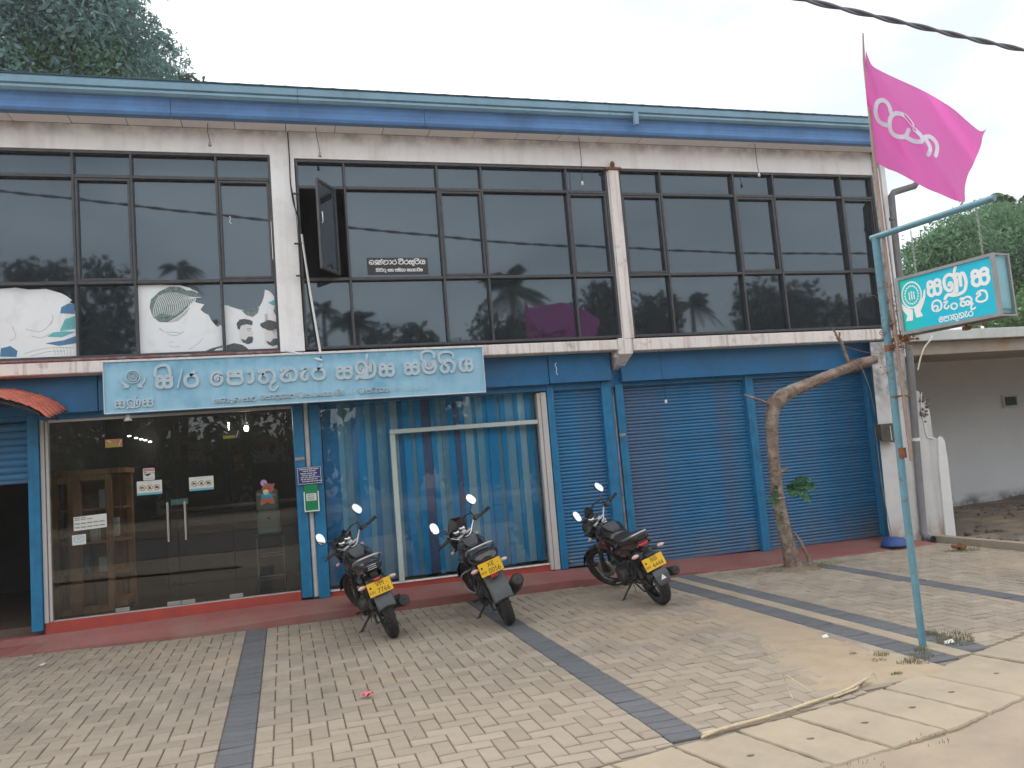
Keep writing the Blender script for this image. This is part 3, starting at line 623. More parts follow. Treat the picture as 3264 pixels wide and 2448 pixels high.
for a,b,c,d,g_ in ((240,440,1005,850,'sa'),(445,718,1000,830,'Na'),(728,935,980,818,'sa')):
    m=MB(); x0,x1=unz(zA,a,(c+d)/2,ym)[0],unz(zA,b,(c+d)/2,ym)[0]; z0,z1=unz(zA,(a+b)/2,c,ym)[1],unz(zA,(a+b)/2,d,ym)[1]
    glyph(m,g_,x0,x1,z0,z1,.0125,fb,0,.012)
    if g_=='Na': ribbon(m,[(x0+.55*(x1-x0),z1-.01),(x0+.65*(x1-x0),z1+.016)],.011,fb,0,.012)
    m.build('letter','board_letter',SB_)
def sub(toks,zz,xa,xb,yb_,h=.04,wd=.0085):
    a,z=unz(zz,xa,yb_,ym); b=unz(zz,xb,yb_,ym)[0]; z2=unz(zz,xb,yb_-(xb-xa)*.063,ym)[1]
    m=MB(); sin_word(m,toks,a,z,h,wd,fb,0,.018,width=b-a,k=2); m.build('lettering','board_letter',SB_)
sub(['e','ka','aa','La','ba'],zB,200,590,835); sub(['pa','aa','ra'],zB,640,850,808); sub(['e','pa','aa','ta','u','ha','ae','ra'],zB,910,1435,780)
sub(['la','i','.','pa','.','a','am','ka','ya'],zB,1500,2030,748,.038); sub(['sa','ii','.','3','8','0'],zC,135,400,712); sub(['la','i','.','pa','.','da','i','na','ya'],zC,440,860,690)
sub(['1','9','2','7','.','0','2','.','2','5'],zC,905,1375,665,.042)
# ------------------------------------------------------------------ pole with hanging box sign and flag
M('pole_paint',(.12,.27,.34),.5,var=.2,vs=8,stain=((.16,.10,.07),16,.56,.7,.85),streak=((.05,.2,.27),.5,20),bump=.15)
M('sign_frame',(.28,.28,.28),.45,metal=.3,var=.15,vs=12); M('sign_side',(.24,.50,.58),.5,var=.06,stain=((.2,.28,.24),5,.5,.75,.6),grime=[((.05,.06,.05),2.22,2.12,.9,5)])
M('sign_white',(.80,.80,.80),.45,var=.04)
def Mprint(name,c1,c2,axis,lo,hi):
    m=M(name,c1,.35,var=.04,vs=6); t=m.node_tree; n=t.nodes; l=t.links.new
    ge=n.new('ShaderNodeNewGeometry'); sx=n.new('ShaderNodeSeparateXYZ'); l(ge.outputs['Position'],sx.inputs[0]); r=n.new('ShaderNodeMapRange'); r.interpolation_type='SMOOTHSTEP'
    r.inputs['From Min'].default_value=lo; r.inputs['From Max'].default_value=hi; l(sx.outputs[axis],r.inputs[0])
    x=n.new('ShaderNodeMix'); x.data_type='RGBA'; x.inputs[6].default_value=(*c1,1); x.inputs[7].default_value=(*c2,1); l(r.outputs[0],x.inputs[0]); l(x.outputs[2],n['Principled BSDF'].inputs['Base Color'])
Mprint('sign_print',(.0,.48,.66),(.01,.55,.45),'Y',4.1,4.45)
UV=Vector((.187,-.982,0)).normalized(); NV=Vector((-UV.y,UV.x,0)) # NV points to +x
O_=Vector((4.10,4.50,0))
def fs(s,z,d): 
    p=O_+UV*s-NV*d; return (p.x,p.y,z)
pole=empty('sign_pole',(4.08,4.52,0),'rust flecked turquoise pole with a horizontal arm at the front edge of the lot','pole')
m=MB(); m.tube([(4.08,4.52,-.1),(4.082,4.518,.9),(4.095,4.505,2.0),(4.10,4.50,2.835)],[.0235,.0245,.026,.028],14); m.build('post','pole_paint',pole)
m=MB(); m.tube([fs(-.035,2.835,0),fs(.85,2.835,0)],.0215,16); m.build('arm','pole_paint',pole)
for z,h in ((1.31,.035),(2.04,.022),(1.70,.006)):
    m=MB(); m.tube([(4.085+.007*z,4.515-.006*z,z-h),(4.085+.007*z,4.515-.006*z,z+h)],.0315,14)
    if h<.03: m.tube([(4.06+.007*z,4.48,z),(4.13,4.45,z+.002),(4.17,4.44,z-.01)],.006,6)
    m.build('rusty_clamp','rust',pole)
def chain(name,s,zt,zb,parent):
    k=0;z=zt
    while z>zb:
        m=MB(); pts=[]
        for i in range(9):
            a=2*PI*i/8; dx,dz=.006*math.cos(a),.012*math.sin(a)
            pts.append(fs(s+(dx if k%2 else 0),z-.012+dz,(0 if k%2 else dx)))
        m.tube(pts,.0018,5,cap=False); m.build(name,'worn_steel',parent); z-=.0185;k+=1
bs=empty('hanging_box_sign',tuple(O_+UV*.45+Vector((0,0,2.12))),'turquoise hanging box sign with white Sinhala lettering, chained below the pole arm','sign')
def Bx(m,s0,s1,z0,z1,d0,d1): # d measured toward viewer side (-NV)
    vs=[fs(s,z,d) for s in (s0,s1) for z in (z0,z1) for d in (d0,d1)]
    m.add(vs,[(0,1,3,2),(4,6,7,5),(0,4,5,1),(2,3,7,6),(0,2,6,4),(1,5,7,3)])
m=MB(); Bx(m,.135,.775,2.135,2.487,-.15,-.004); m.build('box_body','sign_side',bs)
m=MB(); Bx(m,.132,.778,2.132,2.49,-.004,.0); m.build('sign_panel','sign_print',bs)
for a in ((.115,.135,2.115,2.505),(.775,.795,2.115,2.505)):
    m=MB(); Bx(m,*a,-.155,.006); m.build('frame_bar','sign_frame',bs) if False else None
m=MB()
for d0,d1 in ((-.012,.008),(-.158,-.142)):
    for a in ((.113,.136,2.112,2.507),(.774,.797,2.112,2.507)): Bx(m,*a,d0,d1)
    for a in ((.136,.774,2.112,2.134),(.136,.774,2.487,2.507)): Bx(m,*a,d0,d1)
for a in ((.1135,.125,2.1125,2.124),(.785,.7965,2.1125,2.124),(.1135,.125,2.495,2.5065),(.785,.7965,2.495,2.5065)): Bx(m,*a,-.142,-.012)
m.build('sign_frame','sign_frame',bs)
m=MB(); Bx(m,.777,.781,2.16,2.49,-.14,-.013); m.build('end_panel','sign_side',bs)
def fsl(s,z,d): return fs(s,z,d)
def sgl(g_,s0,s1,z0,z1,wd,extra=None):
    m=MB(); 
    if wd: glyph(m,g_,s0,s1,z0,z1,wd,fsl,.0,.0016,4)
    if extra: 
        for e in extra: ribbon(m,e,wd*.85,fsl,0,.0016)
    m.build('letter','sign_white',bs)
sgl('sa',.329,.443,2.322,2.446,.021); sgl('Na',.436,.620,2.292,2.452,.0215,[[(.53,2.43),(.54,2.465),(.548,2.478)]]); sgl('sa',.632,.76,2.318,2.443,.023)
sgl('ba',.347,.428,2.218,2.302,.0125); sgl('ae',.430,.474,2.222,2.278,.0105); sgl('am',.476,.532,2.205,2.300,.011); sgl('ka',.537,.632,2.215,2.282,.0125,[[(.628,2.225),(.612,2.205),(.62,2.188),(.64,2.196)]]); sgl('va',.645,.731,2.217,2.299,.013)
m=MB(); sin_word(m,['e','pa','aa','ta','u','ha','ae','ra'],.39,2.148,.034,.0062,fsl,0,.0016,width=.23,k=2,slope=0); m.build('lettering','sign_white',bs)
m=MB(); c0,c1=.218,2.370; 
def ell_fs(a,b,d): return fs(c0+a*.82,c1+b,d)
ring(m,0,0,.082,.092,ell_fs,0,.0015); ring(m,0,0,.056,.060,ell_fs,0,.0015)
for k in range(20):
    a=2*PI*k/20; ribbon(m,[(.058*math.cos(a),.058*math.sin(a)),(.068*math.cos(a),.068*math.sin(a))],.008,ell_fs,0,.0013,round_=False)
for dx in (-.02,0,.02):
    ring(m,dx,.02-abs(dx)*.3,.001,.007,ell_fs,0,.0012,10); ribbon(m,[(dx,.008),(dx*1.1,-.03)],.009,ell_fs,0,.0012)
m.build('emblem_ring','sign_white',bs)
hl=[(-.105,.01),(-.09,-.005),(-.082,-.04),(-.055,-.078),(-.03,-.092),(-.005,-.105),(-.008,-.145),(-.014,-.182),(-.064,-.178),(-.05,-.14),(-.078,-.095),(-.098,-.05)]
for s_ in (1,-1):
    m=MB(); pl=[(c0+x*s_,c1+z*.95+(0 if s_>0 else .012)) for x,z in hl]; m.prism(pl if s_>0 else pl[::-1],fsl,0,.0014); m.build('emblem_hand','sign_white',bs)
chain('chain_link',.272,2.806,2.51,bs); chain('chain_link',.73,2.806,2.51,bs)
m=MB(); m.tube([fs(.52,2.11,-.07),fs(.52,2.085,-.07),fs(.53,2.075,-.05)],.008,8); m.bbox(-.02,.02,-.02,.02,-.012,.012,.004,Matrix.Translation(fs(.52,2.085,-.07))); m.build('cable_entry','rust',bs)
# flag on its own thin pole tied to the sign pole
M('flag_cloth',(.82,.15,.50),.75,var=.05,vs=3)
t=MATS['flag_cloth'].node_tree; n=t.nodes; b=n['Principled BSDF']; tr=n.new('ShaderNodeBsdfTranslucent'); tr.inputs[0].default_value=(1,.26,.70,1); mxs=n.new('ShaderNodeMixShader'); mxs.inputs[0].default_value=.55
t.links.new(b.outputs[0],mxs.inputs[1]); t.links.new(tr.outputs[0],mxs.inputs[2]); t.links.new(mxs.outputs[0],n['Material Output'].inputs[0])
M('flag_mark',(.70,.66,.76),.8,var=.05)
M('bamboo',(.34,.24,.20),.6,var=.15,vs=10)
fl=empty('flag',(4.15,4.45,2.2),'magenta cooperative flag with grey mark flying from a thin staff','flag')
m=MB(); m.tube([(4.125,4.46,1.25),(4.128,4.455,2.8),(4.132,4.45,3.5),(4.15,4.45,4.12),(4.172,4.45,4.33)],[.012,.012,.011,.009,.005],10); m.build('staff','bamboo',fl)
TOP=[(4.178,4.20),(4.20,4.12),(4.231,4.077),(4.33,4.035),(4.436,3.996),(4.57,3.95),(4.698,3.899),(4.81,3.845),(4.907,3.791),(5.022,3.701),(5.126,3.633),(5.19,3.655)]
BOT=[(4.128,3.372),(4.17,3.352),(4.236,3.318),(4.30,3.300),(4.38,3.265),(4.48,3.215),(4.58,3.171),(4.66,3.145),(4.74,3.115),(4.80,3.095),(4.86,3.085),(4.892,3.09)]
LEFT=[(4.178,4.20),(4.160,4.11),(4.142,3.97),(4.130,3.83),(4.128,3.6),(4.128,3.372)]
RIGHT=[(5.19,3.655),(5.145,3.60),(5.105,3.51),(5.01,3.367),(4.953,3.295),(4.905,3.19),(4.892,3.09)]
def samp(P,t):
    q=cat_rom(P,6); f=t*(len(q)-1); i=min(int(f),len(q)-2); a=f-i; return (q[i][0]*(1-a)+q[i+1][0]*a,q[i][1]*(1-a)+q[i+1][1]*a)
def flagp(u,v):
    t_,b_,l_,r2=samp(TOP,u),samp(BOT,u),samp(LEFT,v),samp(RIGHT,v)
    return [ (1-v)*t_[k]+v*b_[k]+(1-u)*l_[k]+u*r2[k]-((1-u)*(1-v)*TOP[0][k]+u*(1-v)*TOP[-1][k]+(1-u)*v*BOT[0][k]+u*v*BOT[-1][k]) for k in (0,1)]
def flagy(x,z):
    q=(z-(4.077-(x-4.231)*1.62))  # diagonal fold from hoist top to fly bottom
    q2=(x-4.13)*.75+(z-3.4)*.65
    return 4.45-.13*math.exp(-(max(q,0)/.3)**2)*(x-4.13)/.7 +.24*max(0,min(1,q/.35))*min(1,(x-4.13)/.25) +.022*math.sin(q2*13)+.010*math.sin(q2*31+x*5)*min(1,(x-4.13)/.3) +.003*math.sin(x*38+z*11)*min(1,(x-4.13)/.3)-.12*max(0,-q)*min(1,(x-4.13)/.25)
NU,NVv=46,36; vs=[]
for j in range(NVv+1):
    for i in range(NU+1):
        x,z=flagp(i/NU,j/NVv); dy=flagy(x,z)-4.45; sc_=1+dy/4.45; vs.append((x*sc_,4.45*sc_,1.5+(z-1.5)*sc_))
m=MB(); m.add(vs,[(j*(NU+1)+i,(j+1)*(NU+1)+i,(j+1)*(NU+1)+i+1,j*(NU+1)+i+1) for j in range(NVv) for i in range(NU)],True); fo=m.build('flag_cloth','flag_cloth',fl)
FM=[[(4.328,3.74),(4.316,3.797),(4.274,3.83),(4.22,3.81),(4.194,3.745),(4.202,3.688),(4.234,3.655),(4.279,3.643)],[(4.506,3.655),(4.448,3.722),(4.368,3.736),(4.314,3.693),(4.302,3.612),(4.342,3.567),(4.423,3.565),(4.466,3.618)],[(4.423,3.565),(4.5,3.533),(4.57,3.535),(4.569,3.576),(4.515,3.626)],[(4.573,3.559),(4.645,3.573),(4.695,3.534),(4.7,3.482),(4.677,3.428)],[(4.612,3.543),(4.638,3.485),(4.608,3.432)]]
m=MB()
for s_ in FM: ribbon(m,s_,.034,lambda a,b_,d:(a*(1+(flagy(a,b_)-4.45-d)/4.45),flagy(a,b_)-d,1.5+(b_-1.5)*(1+(flagy(a,b_)-4.45-d)/4.45)),.001,.004,6)
m.build('flag_mark','flag_mark',fl)
# ------------------------------------------------------------------ overhead twisted cable (it is mirrored in the upstairs glass)
M('cable',(.17,.18,.21),.6,var=.2)
cab=[]
def cy(x): return float(np.interp(x,[-30,-4,0,4,8,16,40],[4.3,4.85,4.92,5.08,5.35,5.9,7.5]))
def cz(x): return float(np.interp(x,[-30,-8,-4,-1,0,2,4,6,8,12,40],[8.9,6.45,5.88,5.53,5.41,5.19,5.0,4.86,4.74,4.62,5.6]))
XX=np.linspace(-22,28,1100)
ph=0
m=MB()
for s_ in (0,PI):
    m.tube([(x,cy(x)+.012*math.cos(x*9+s_),cz(x)+.012*math.sin(x*9+s_)) for x in XX],.012,6,cap=True)
tag(m.build('overhead_cable','cable'),'thick twisted black power cable crossing the sky above the flag','cable')
# ------------------------------------------------------------------ posters, stickers and boards
M('poster_paper',(.84,.86,.88),.5,var=.05,vs=2,stain=((.55,.56,.57),3.2,.52,.75,.6),more=[((.68,.64,.60),6,.55,.75,.5)]); M('print_dark',(.09,.10,.11),.5,var=.6,vs=60)
M('print_hair',(.16,.22,.21),.5,var=.6,vs=40); M('print_skin',(.72,.71,.70),.5,var=.06); M('print_blue',(.07,.20,.36),.5,var=.2); M('print_teal',(.12,.45,.48),.5,var=.2); M('print_grey',(.50,.50,.50),.5,var=.2,vs=12)
M('paper',(.66,.66,.62),.6,var=.05); M('ink_blue',(.02,.022,.13),.5,var=.1); M('green_box',(.0,.22,.075),.4,var=.08); M('sign_red',(.50,.03,.03),.5,var=.05); M('ink_brown',(.12,.04,.02),.6); M('band_teal',(.12,.42,.52),.5); M('band_cream',(.72,.66,.52),.5)
def fy(Y): return lambda x,z,d:(x,Y-d,z)
def flat(name,mat,poly,Y,parent=None,t=.0012,loc=None):
    m=MB(); m.prism(poly,fy(Y),0,t); return m.build(name,mat,parent,loc=loc)
PY=YG-.0075
# torn barber shop posters on the three lit panes
def poster(label,poly,mat='poster_paper'):
    c=(sum(p[0] for p in poly)/len(poly),PY,min(p[1] for p in poly)); o=flat('window_poster',mat,poly,PY,loc=c); tag(o,label,'poster','torn barber posters on the upstairs windows'); return o
tear=lambda pts,a=.006:[(x+rnd.uniform(-a,a),z+rnd.uniform(-a,a)) for x,z in pts]
p1=poster('faded poster with blue and teal patches on the leftmost upstairs pane',[(-2.66,2.845),(-1.892,2.845),(-1.892,3.30)]+tear([(-1.93,3.31),(-1.94,3.34),(-1.91,3.37),(-1.95,3.39),(-1.92,3.41),(-1.98,3.46),(-2.02,3.48),(-2.15,3.53),(-2.3,3.52),(-2.42,3.545),(-2.55,3.535)])+[(-2.66,3.54)])
p2=poster('torn poster of swept back hair and a closed eye, wide upstairs pane',[(-1.318,2.845),(-.532,2.845),(-.532,3.10)]+tear([(-.55,3.12),(-.57,3.09),(-.60,3.12),(-.63,3.17),(-.66,3.23),(-.70,3.25),(-.73,3.28),(-.71,3.31),(-.69,3.335),(-.74,3.35),(-.78,3.36),(-.76,3.41),(-.745,3.465),(-.80,3.49),(-.83,3.52),(-.92,3.545),(-1.1,3.55)],.004)+[(-1.318,3.553)])
p3=poster('torn poster with two small bearded heads beside the white column',[(-.498,2.845),(.012,2.845)]+tear([(.012,3.20),(-.005,3.25),(.01,3.30),(.008,3.41),(-.03,3.46),(-.06,3.475),(-.085,3.48),(-.10,3.40),(-.12,3.34),(-.15,3.30),(-.20,3.275),(-.27,3.265),(-.33,3.27),(-.40,3.295),(-.47,3.32)],.003)+[(-.498,3.325)])
def onp(par,name,mat,poly,lev=1): return flat(name,mat,poly,PY-.0006*(lev+1.2),par)
def blob(cx,cz,rx,rz,n=20,j=.0,rot=0):
    o=[]
    for k in range(n):
        a=2*PI*k/n; x=rx*math.cos(a)*(1+rnd.uniform(-j,j)); z=rz*math.sin(a)*(1+rnd.uniform(-j,j)); o.append((cx+x*math.cos(rot)-z*math.sin(rot),cz+x*math.sin(rot)+z*math.cos(rot)))
    return o
# poster 1 patches
onp(p1,'blurred_shape','print_grey',[(-2.655,3.2),(-2.60,3.22),(-2.55,3.30),(-2.57,3.42),(-2.62,3.50),(-2.655,3.5)]); onp(p1,'blurred_shape','print_blue',[(-2.03,3.28),(-1.90,3.27),(-1.90,3.37),(-1.95,3.38),(-2.02,3.34)])
onp(p1,'blurred_shape','print_teal',[(-2.04,3.10),(-1.90,3.12),(-1.90,3.25),(-1.99,3.22)]); onp(p1,'blurred_shape','print_teal',[(-2.15,3.05),(-2.02,3.04),(-1.895,3.09),(-2.0,3.10),(-2.1,3.09)],2); onp(p1,'blurred_shape','print_blue',[(-2.17,2.985),(-2.0,3.01),(-1.895,3.05),(-1.895,2.975),(-2.05,2.955)]); onp(p1,'blurred_shape','print_blue',[(-2.56,2.87),(-2.42,2.86),(-2.41,2.92),(-2.47,2.97),(-2.55,2.95)])
m=MB()
for s_ in ([(-2.33,3.13),(-2.22,3.10),(-2.14,3.15),(-2.11,3.20)],[(-2.28,3.06),(-2.2,3.04),(-2.13,3.08)],[(-2.12,3.17),(-2.095,3.22),(-2.10,3.26)],[(-2.45,3.16),(-2.42,3.06),(-2.47,3.02)],[(-2.35,2.89),(-2.2,2.93),(-2.05,2.94),(-1.92,2.93)],[(-2.3,2.86),(-2.15,2.9),(-2.0,2.9)]): ribbon(m,s_,.006,fy(PY-.0014),0,.0006,4)
for k in range(6): ribbon(m,[(-2.10+k*.028,2.94),(-2.085+k*.028,2.90),(-2.09+k*.028,2.865)],.005,fy(PY-.0014),0,.0006)
m.build('drawn_line','print_grey',p1)
# poster 2: hair, brow, eye, mouth, shoulder
hair=[(-1.20,3.40),(-1.215,3.32),(-1.19,3.22),(-1.13,3.165),(-1.05,3.16),(-.98,3.20),(-.90,3.26),(-.83,3.34),(-.755,3.41),(-.75,3.46),(-.80,3.485),(-.86,3.49),(-.92,3.525),(-1.02,3.53),(-1.12,3.48)]
onp(p2,'printed_hair','print_hair',hair); onp(p2,'printed_fade','print_grey',[(-1.05,3.155),(-.95,3.17),(-.87,3.24),(-.83,3.32),(-.90,3.25),(-.98,3.19)],2)
m=MB()
for k in range(22):
    a=k/21; x0=-1.19+.40*a; ribbon(m,[(x0,3.22+.10*a+.03*math.sin(a*9)-.02*(1-a)),(x0+.02,3.33+.08*a),(x0+.07,3.44+.03*math.sin(a*5))],.0055,fy(PY-.002),0,.0007,3)
m.build('hair_highlight','poster_paper',p2)
m=MB()
for s_,w_ in (([(-1.13,3.10),(-1.08,3.06),(-1.0,3.055),(-.93,3.04)],.008),([(-1.06,3.035),(-.98,3.02),(-.92,3.045),(-.90,3.06)],.007),([(-1.04,2.915),(-1.0,2.90),(-.95,2.905)],.006),([(-.86,2.87),(-.78,2.92),(-.72,2.98)],.005),([(-1.05,2.95),(-1.0,2.96)],.004)): ribbon(m,s_,w_,fy(PY-.0014),0,.0006)
m.build('drawn_line','print_grey',p2)
onp(p2,'printed_shoulder','print_dark',[(-.70,2.848),(-.64,2.875),(-.57,2.89),(-.535,2.90),(-.535,2.88),(-.6,2.865),(-.62,2.848)])
# poster 3: two heads
def head(par,cx,cz,s,curl):
    onp(par,'printed_face','print_skin',[(cx+s*a,cz+s*b) for a,b in ((-.06,-.1),(-.06,.03),(-.05,.08),(.06,.09),(.075,.02),(.09,-.01),(.075,-.03),(.08,-.06),(.06,-.11),(0,-.13))])
    onp(par,'printed_hair','print_dark',[(cx+s*a,cz+s*b) for a,b in ((-.075,.04),(-.085,.10),(-.05,.145),(.0,.15),(.05,.14),(.085,.12),(.08,.075),(.02,.09),(-.04,.075),(-.055,.03))] if not curl else blob(cx,cz+s*.10,s*.095,s*.055,14,.18),2)
    onp(par,'printed_beard','print_dark',[(cx+s*a,cz+s*b) for a,b in ((.03,-.05),(.075,-.05),(.082,-.075),(.07,-.12),(.02,-.135),(-.03,-.11),(-.045,-.07),(.0,-.09))],2)
    m=MB(); ribbon(m,[(cx+s*.02,cz+s*.035),(cx+s*.065,cz+s*.038)],.005*s*1.4,fy(PY-.002),0,.0006); ribbon(m,[(cx+s*.03,cz+s*.015),(cx+s*.055,cz+s*.015)],.004*s*1.4,fy(PY-.002),0,.0006); m.build('drawn_line','print_dark',par)
head(p3,-.305,3.03,.95,False); head(p3,-.055,3.0,.95,True)
onp(p3,'printed_shoulder','print_dark',[(-.495,2.90),(-.42,2.92),(-.34,2.90),(-.30,2.87),(-.28,2.848),(-.495,2.848)]); onp(p3,'printed_hair','print_hair',[(-.33,3.262),(-.15,3.29),(-.17,3.23),(-.22,3.19),(-.28,3.21)]); onp(p3,'printed_patch','print_teal',[(-.06,3.34),(.006,3.37),(.006,3.30)]); onp(p3,'printed_patch','print_grey',[(-.10,3.22),(-.07,3.22),(-.07,3.13),(-.10,3.13)])
# torn leftovers of white film and tape
for lb,x,z,s_ in (('scrap of white tape on the upper rail, left window',-1.31,4.68,.6),('curled strip of white film low on the narrow casement',-.40,4.28,1),):
    m=MB(); ribbon(m,[(x,z),(x+.008*s_,z-.03*s_),(x-.003*s_,z-.055*s_),(x+.012*s_,z-.085*s_)] if s_==1 else [(x,z),(x+.03,z+.004)],.008,fy(YG-.012),0,.002); tag(m.build('tape_scrap','white_plastic',loc=(x,YG,z)),lb,'tape')
# lawyer's nameplate sticker
lw=flat('lawyer_sticker','dark_grey',[(1.012,3.632),(1.69,3.628),(1.685,3.815),(1.008,3.82)],PY,loc=(1.35,PY,3.63)); tag(lw,'grey window sticker naming a lawyer in two white Sinhala lines','sticker')
m=MB(); f3=fy(PY-.0013)
sin_word(m,['ba','Na','hal','Da','aa','ra'],1.032,3.745,.046,.0098,f3,0,.0008,width=.305,k=3,gap=.12); sin_word(m,['va','ii','ra','sa','u','ra','i','ya'],1.358,3.745,.046,.0098,f3,0,.0008,width=.30,k=3,gap=.12)
m.build('lettering','sign_white',lw)
m=MB(); sin_word(m,['na','ii','ta','i','Da','u'],1.10,3.662,.029,.0062,f3,0,.0008,width=.115,k=2,gap=.1); sin_word(m,['sa','ha'],1.232,3.662,.029,.0062,f3,0,.0008,width=.065,k=2,gap=.1)
sin_word(m,['pa','sa','i','da','ba'],1.312,3.662,.029,.0062,f3,0,.0008,width=.118,k=2,gap=.1); sin_word(m,['e','na','aa','ta','aa','ra','i','sa'],1.445,3.662,.029,.0062,f3,0,.0008,width=.178,k=2,gap=.1); m.build('lettering','sign_white',lw)
# ---- door stickers
DY=8.8925
def panel(name,label,cat,x0,x1,z0,z1,mat,Y=DY,skew=0,group=None,t=.0012,bev=False):
    m=MB()
    if bev:
        r=.012; P=[]
        for cx_,cz_,a0 in ((x1-r,z1-r,0),(x0+r,z1-r,90),(x0+r,z0+r,180),(x1-r,z0+r,270)):
            for k in range(4): a=math.radians(a0+30*k); P.append((cx_+r*math.cos(a),cz_+r*math.sin(a)))
        m.prism(P,fy(Y),0,t)
    else: m.prism([(x0,z0),(x1,z0+skew),(x1,z1+skew),(x0,z1)],fy(Y),0,t)
    o=m.build(name,mat,loc=((x0+x1)/2,Y,z0)); return tag(o,label,cat,group)
fD=fy(DY-.0013)
cc=panel('cctv_sticker','small red and white camera warning sticker on the left door','sticker',-1.38,-1.27,1.572,1.695,'paper',bev=True)
m=MB(); m.prism([(-1.374,1.665),(-1.276,1.665),(-1.276,1.688),(-1.374,1.688)],fD,0,.0007); m.build('red_band','sign_red',cc)
m=MB(); text(m,'WARNING',.017,lambda x,y,d:(-1.325+x,DY-.0013-d,1.670+y),.0009); m.build('lettering','sign_white',cc)
m=MB(); text(m,'CCTV',.026,lambda x,y,d:(-1.302+x,DY-.0013-d,1.634+y),.0007); text(m,'IN OPERATION',.012,lambda x,y,d:(-1.325+x,DY-.0013-d,1.586+y),.0007)
ribbon(m,[(-1.372,1.655),(-1.345,1.655)],.005,fD,0,.0007); ribbon(m,[(-1.36,1.655),(-1.36,1.635),(-1.35,1.628)],.005,fD,0,.0007); m.prism([(-1.368,1.632),(-1.34,1.613),(-1.315,1.625),(-1.30,1.638),(-1.33,1.64)],fD,0,.0007); m.build('camera_symbol','black',cc)
for x0,x1,z0,lb in ((-1.443,-1.205,1.424,'not allowed notice with three banned item symbols, lower one on the left door'),(-.945,-.705,1.424,'not allowed notice with three banned item symbols on the right door')):
    na=panel('prohibition_sticker',lb,'sticker',x0,x1,z0,z0+.142,'paper',group='not allowed stickers on the glass doors')
    for a,b,mt in ((.0,.022,'band_teal'),(.045,.075,'band_cream')):
        m=MB(); m.prism([(x0+.001,z0+a),(x1-.001,z0+a),(x1-.001,z0+b),(x0+.001,z0+b)],fD,0,.0004); m.build('tinted_band',mt,na)
    m=MB(); text(m,'NOT ALLOWED',.019,lambda x,y,d:((x0+x1)/2+x,DY-.0013-d,z0+.120+y),.0008); m.build('lettering','print_grey',na)
    for k in range(3):
        cx_=x0+.052+k*.068; cz_=z0+.072; m=MB(); ring(m,cx_,cz_,.026,.030,fD,0,.001,28); m.build('ban_ring','ink_brown',na)
        m=MB()
        if k==0: m.prism([(cx_-.018,cz_+.012),(cx_-.018,cz_-.012),(cx_-.008,cz_-.012),(cx_-.004,cz_+.002),(cx_+.018,cz_-.006),(cx_+.02,cz_+.002),(cx_,cz_+.014)],fD,0,.0008)
        if k==1: m.prism([(cx_-.016,cz_-.014),(cx_+.016,cz_-.014),(cx_+.012,cz_+.0),(cx_+.002,cz_+.02),(cx_-.008,cz_+.004)],fD,0,.0008)
        if k==2: m.prism([(cx_-.018,cz_-.012),(cx_+.018,cz_-.012),(cx_+.018,cz_+.002),(cx_+.006,cz_+.014),(cx_-.01,cz_+.012),(cx_-.018,cz_)],fD,0,.0008)
        ribbon(m,[(cx_-.02,cz_+.02),(cx_+.02,cz_-.02)],.004,fD,.0008,.0012,round_=False); m.build('ban_symbol','ink_brown',na)
pp=panel('paper_notice','wide white printed notice taped on the left side pane','notice',-2.032,-1.732,1.125,1.262,'paper',skew=.012)
m=MB()
for r,(z,n_) in enumerate(((1.245,2),(1.228,3),(1.188,5),(1.15,5))):
    for k in range(n_): sin_word(m,[rnd.choice(['sa','pa','ra','ya','ka','na','ha','ta']) for _ in range(4)],-2.022+k*.056,z+k*.0022,.008 if r<2 else .011,.0022,fD,0,.0006,width=.045,k=1)
m.build('lettering','print_dark',pp)
p2_=panel('square_card','white card with a teal drawing below the printed notice','notice',-2.05,-1.925,.985,1.085,'paper',skew=.003)
m=MB()
for s_ in ([(-2.03,1.06),(-1.99,1.075),(-1.945,1.06),(-1.95,1.03),(-1.99,1.01),(-2.03,1.03),(-2.03,1.06)],[(-2.01,1.05),(-1.96,1.055)],[(-2.0,1.035),(-1.97,1.04)]): ribbon(m,s_,.006,fD,0,.0006)
m.build('drawing','print_teal',p2_)
for x0,x1,z0,z1,lb in ((-1.722,-1.562,1.935,2.018,'faded yellow and brown label high on the left of the glass front'),(-.595,-.425,1.94,2.03,'small yellow label high on the glass right of the doors')):
    o=panel('faded_label',lb,'sticker',x0,x1,z0,z1,'wood' if x0<-1 else 'dark_grey'); m=MB(); m.prism([(x0+.005,z0+.005),(x1-.045,z0+.005),(x1-.045,z0+.035),(x0+.005,z0+.035)],fD,0,.0007); m.build('yellow_bar',M('label_yellow',(.33,.33,.03),.5),o)
    m=MB(); ribbon(m,[(x0+.02,z1-.01),(x0+.05,z1-.03)],.008,fD,0,.0007); ribbon(m,[(x1-.035,z0+.012),(x1-.02,z0+.05),(x1-.01,z1-.012)],.007,fD,0,.0007); m.build('label_mark','paper',o)
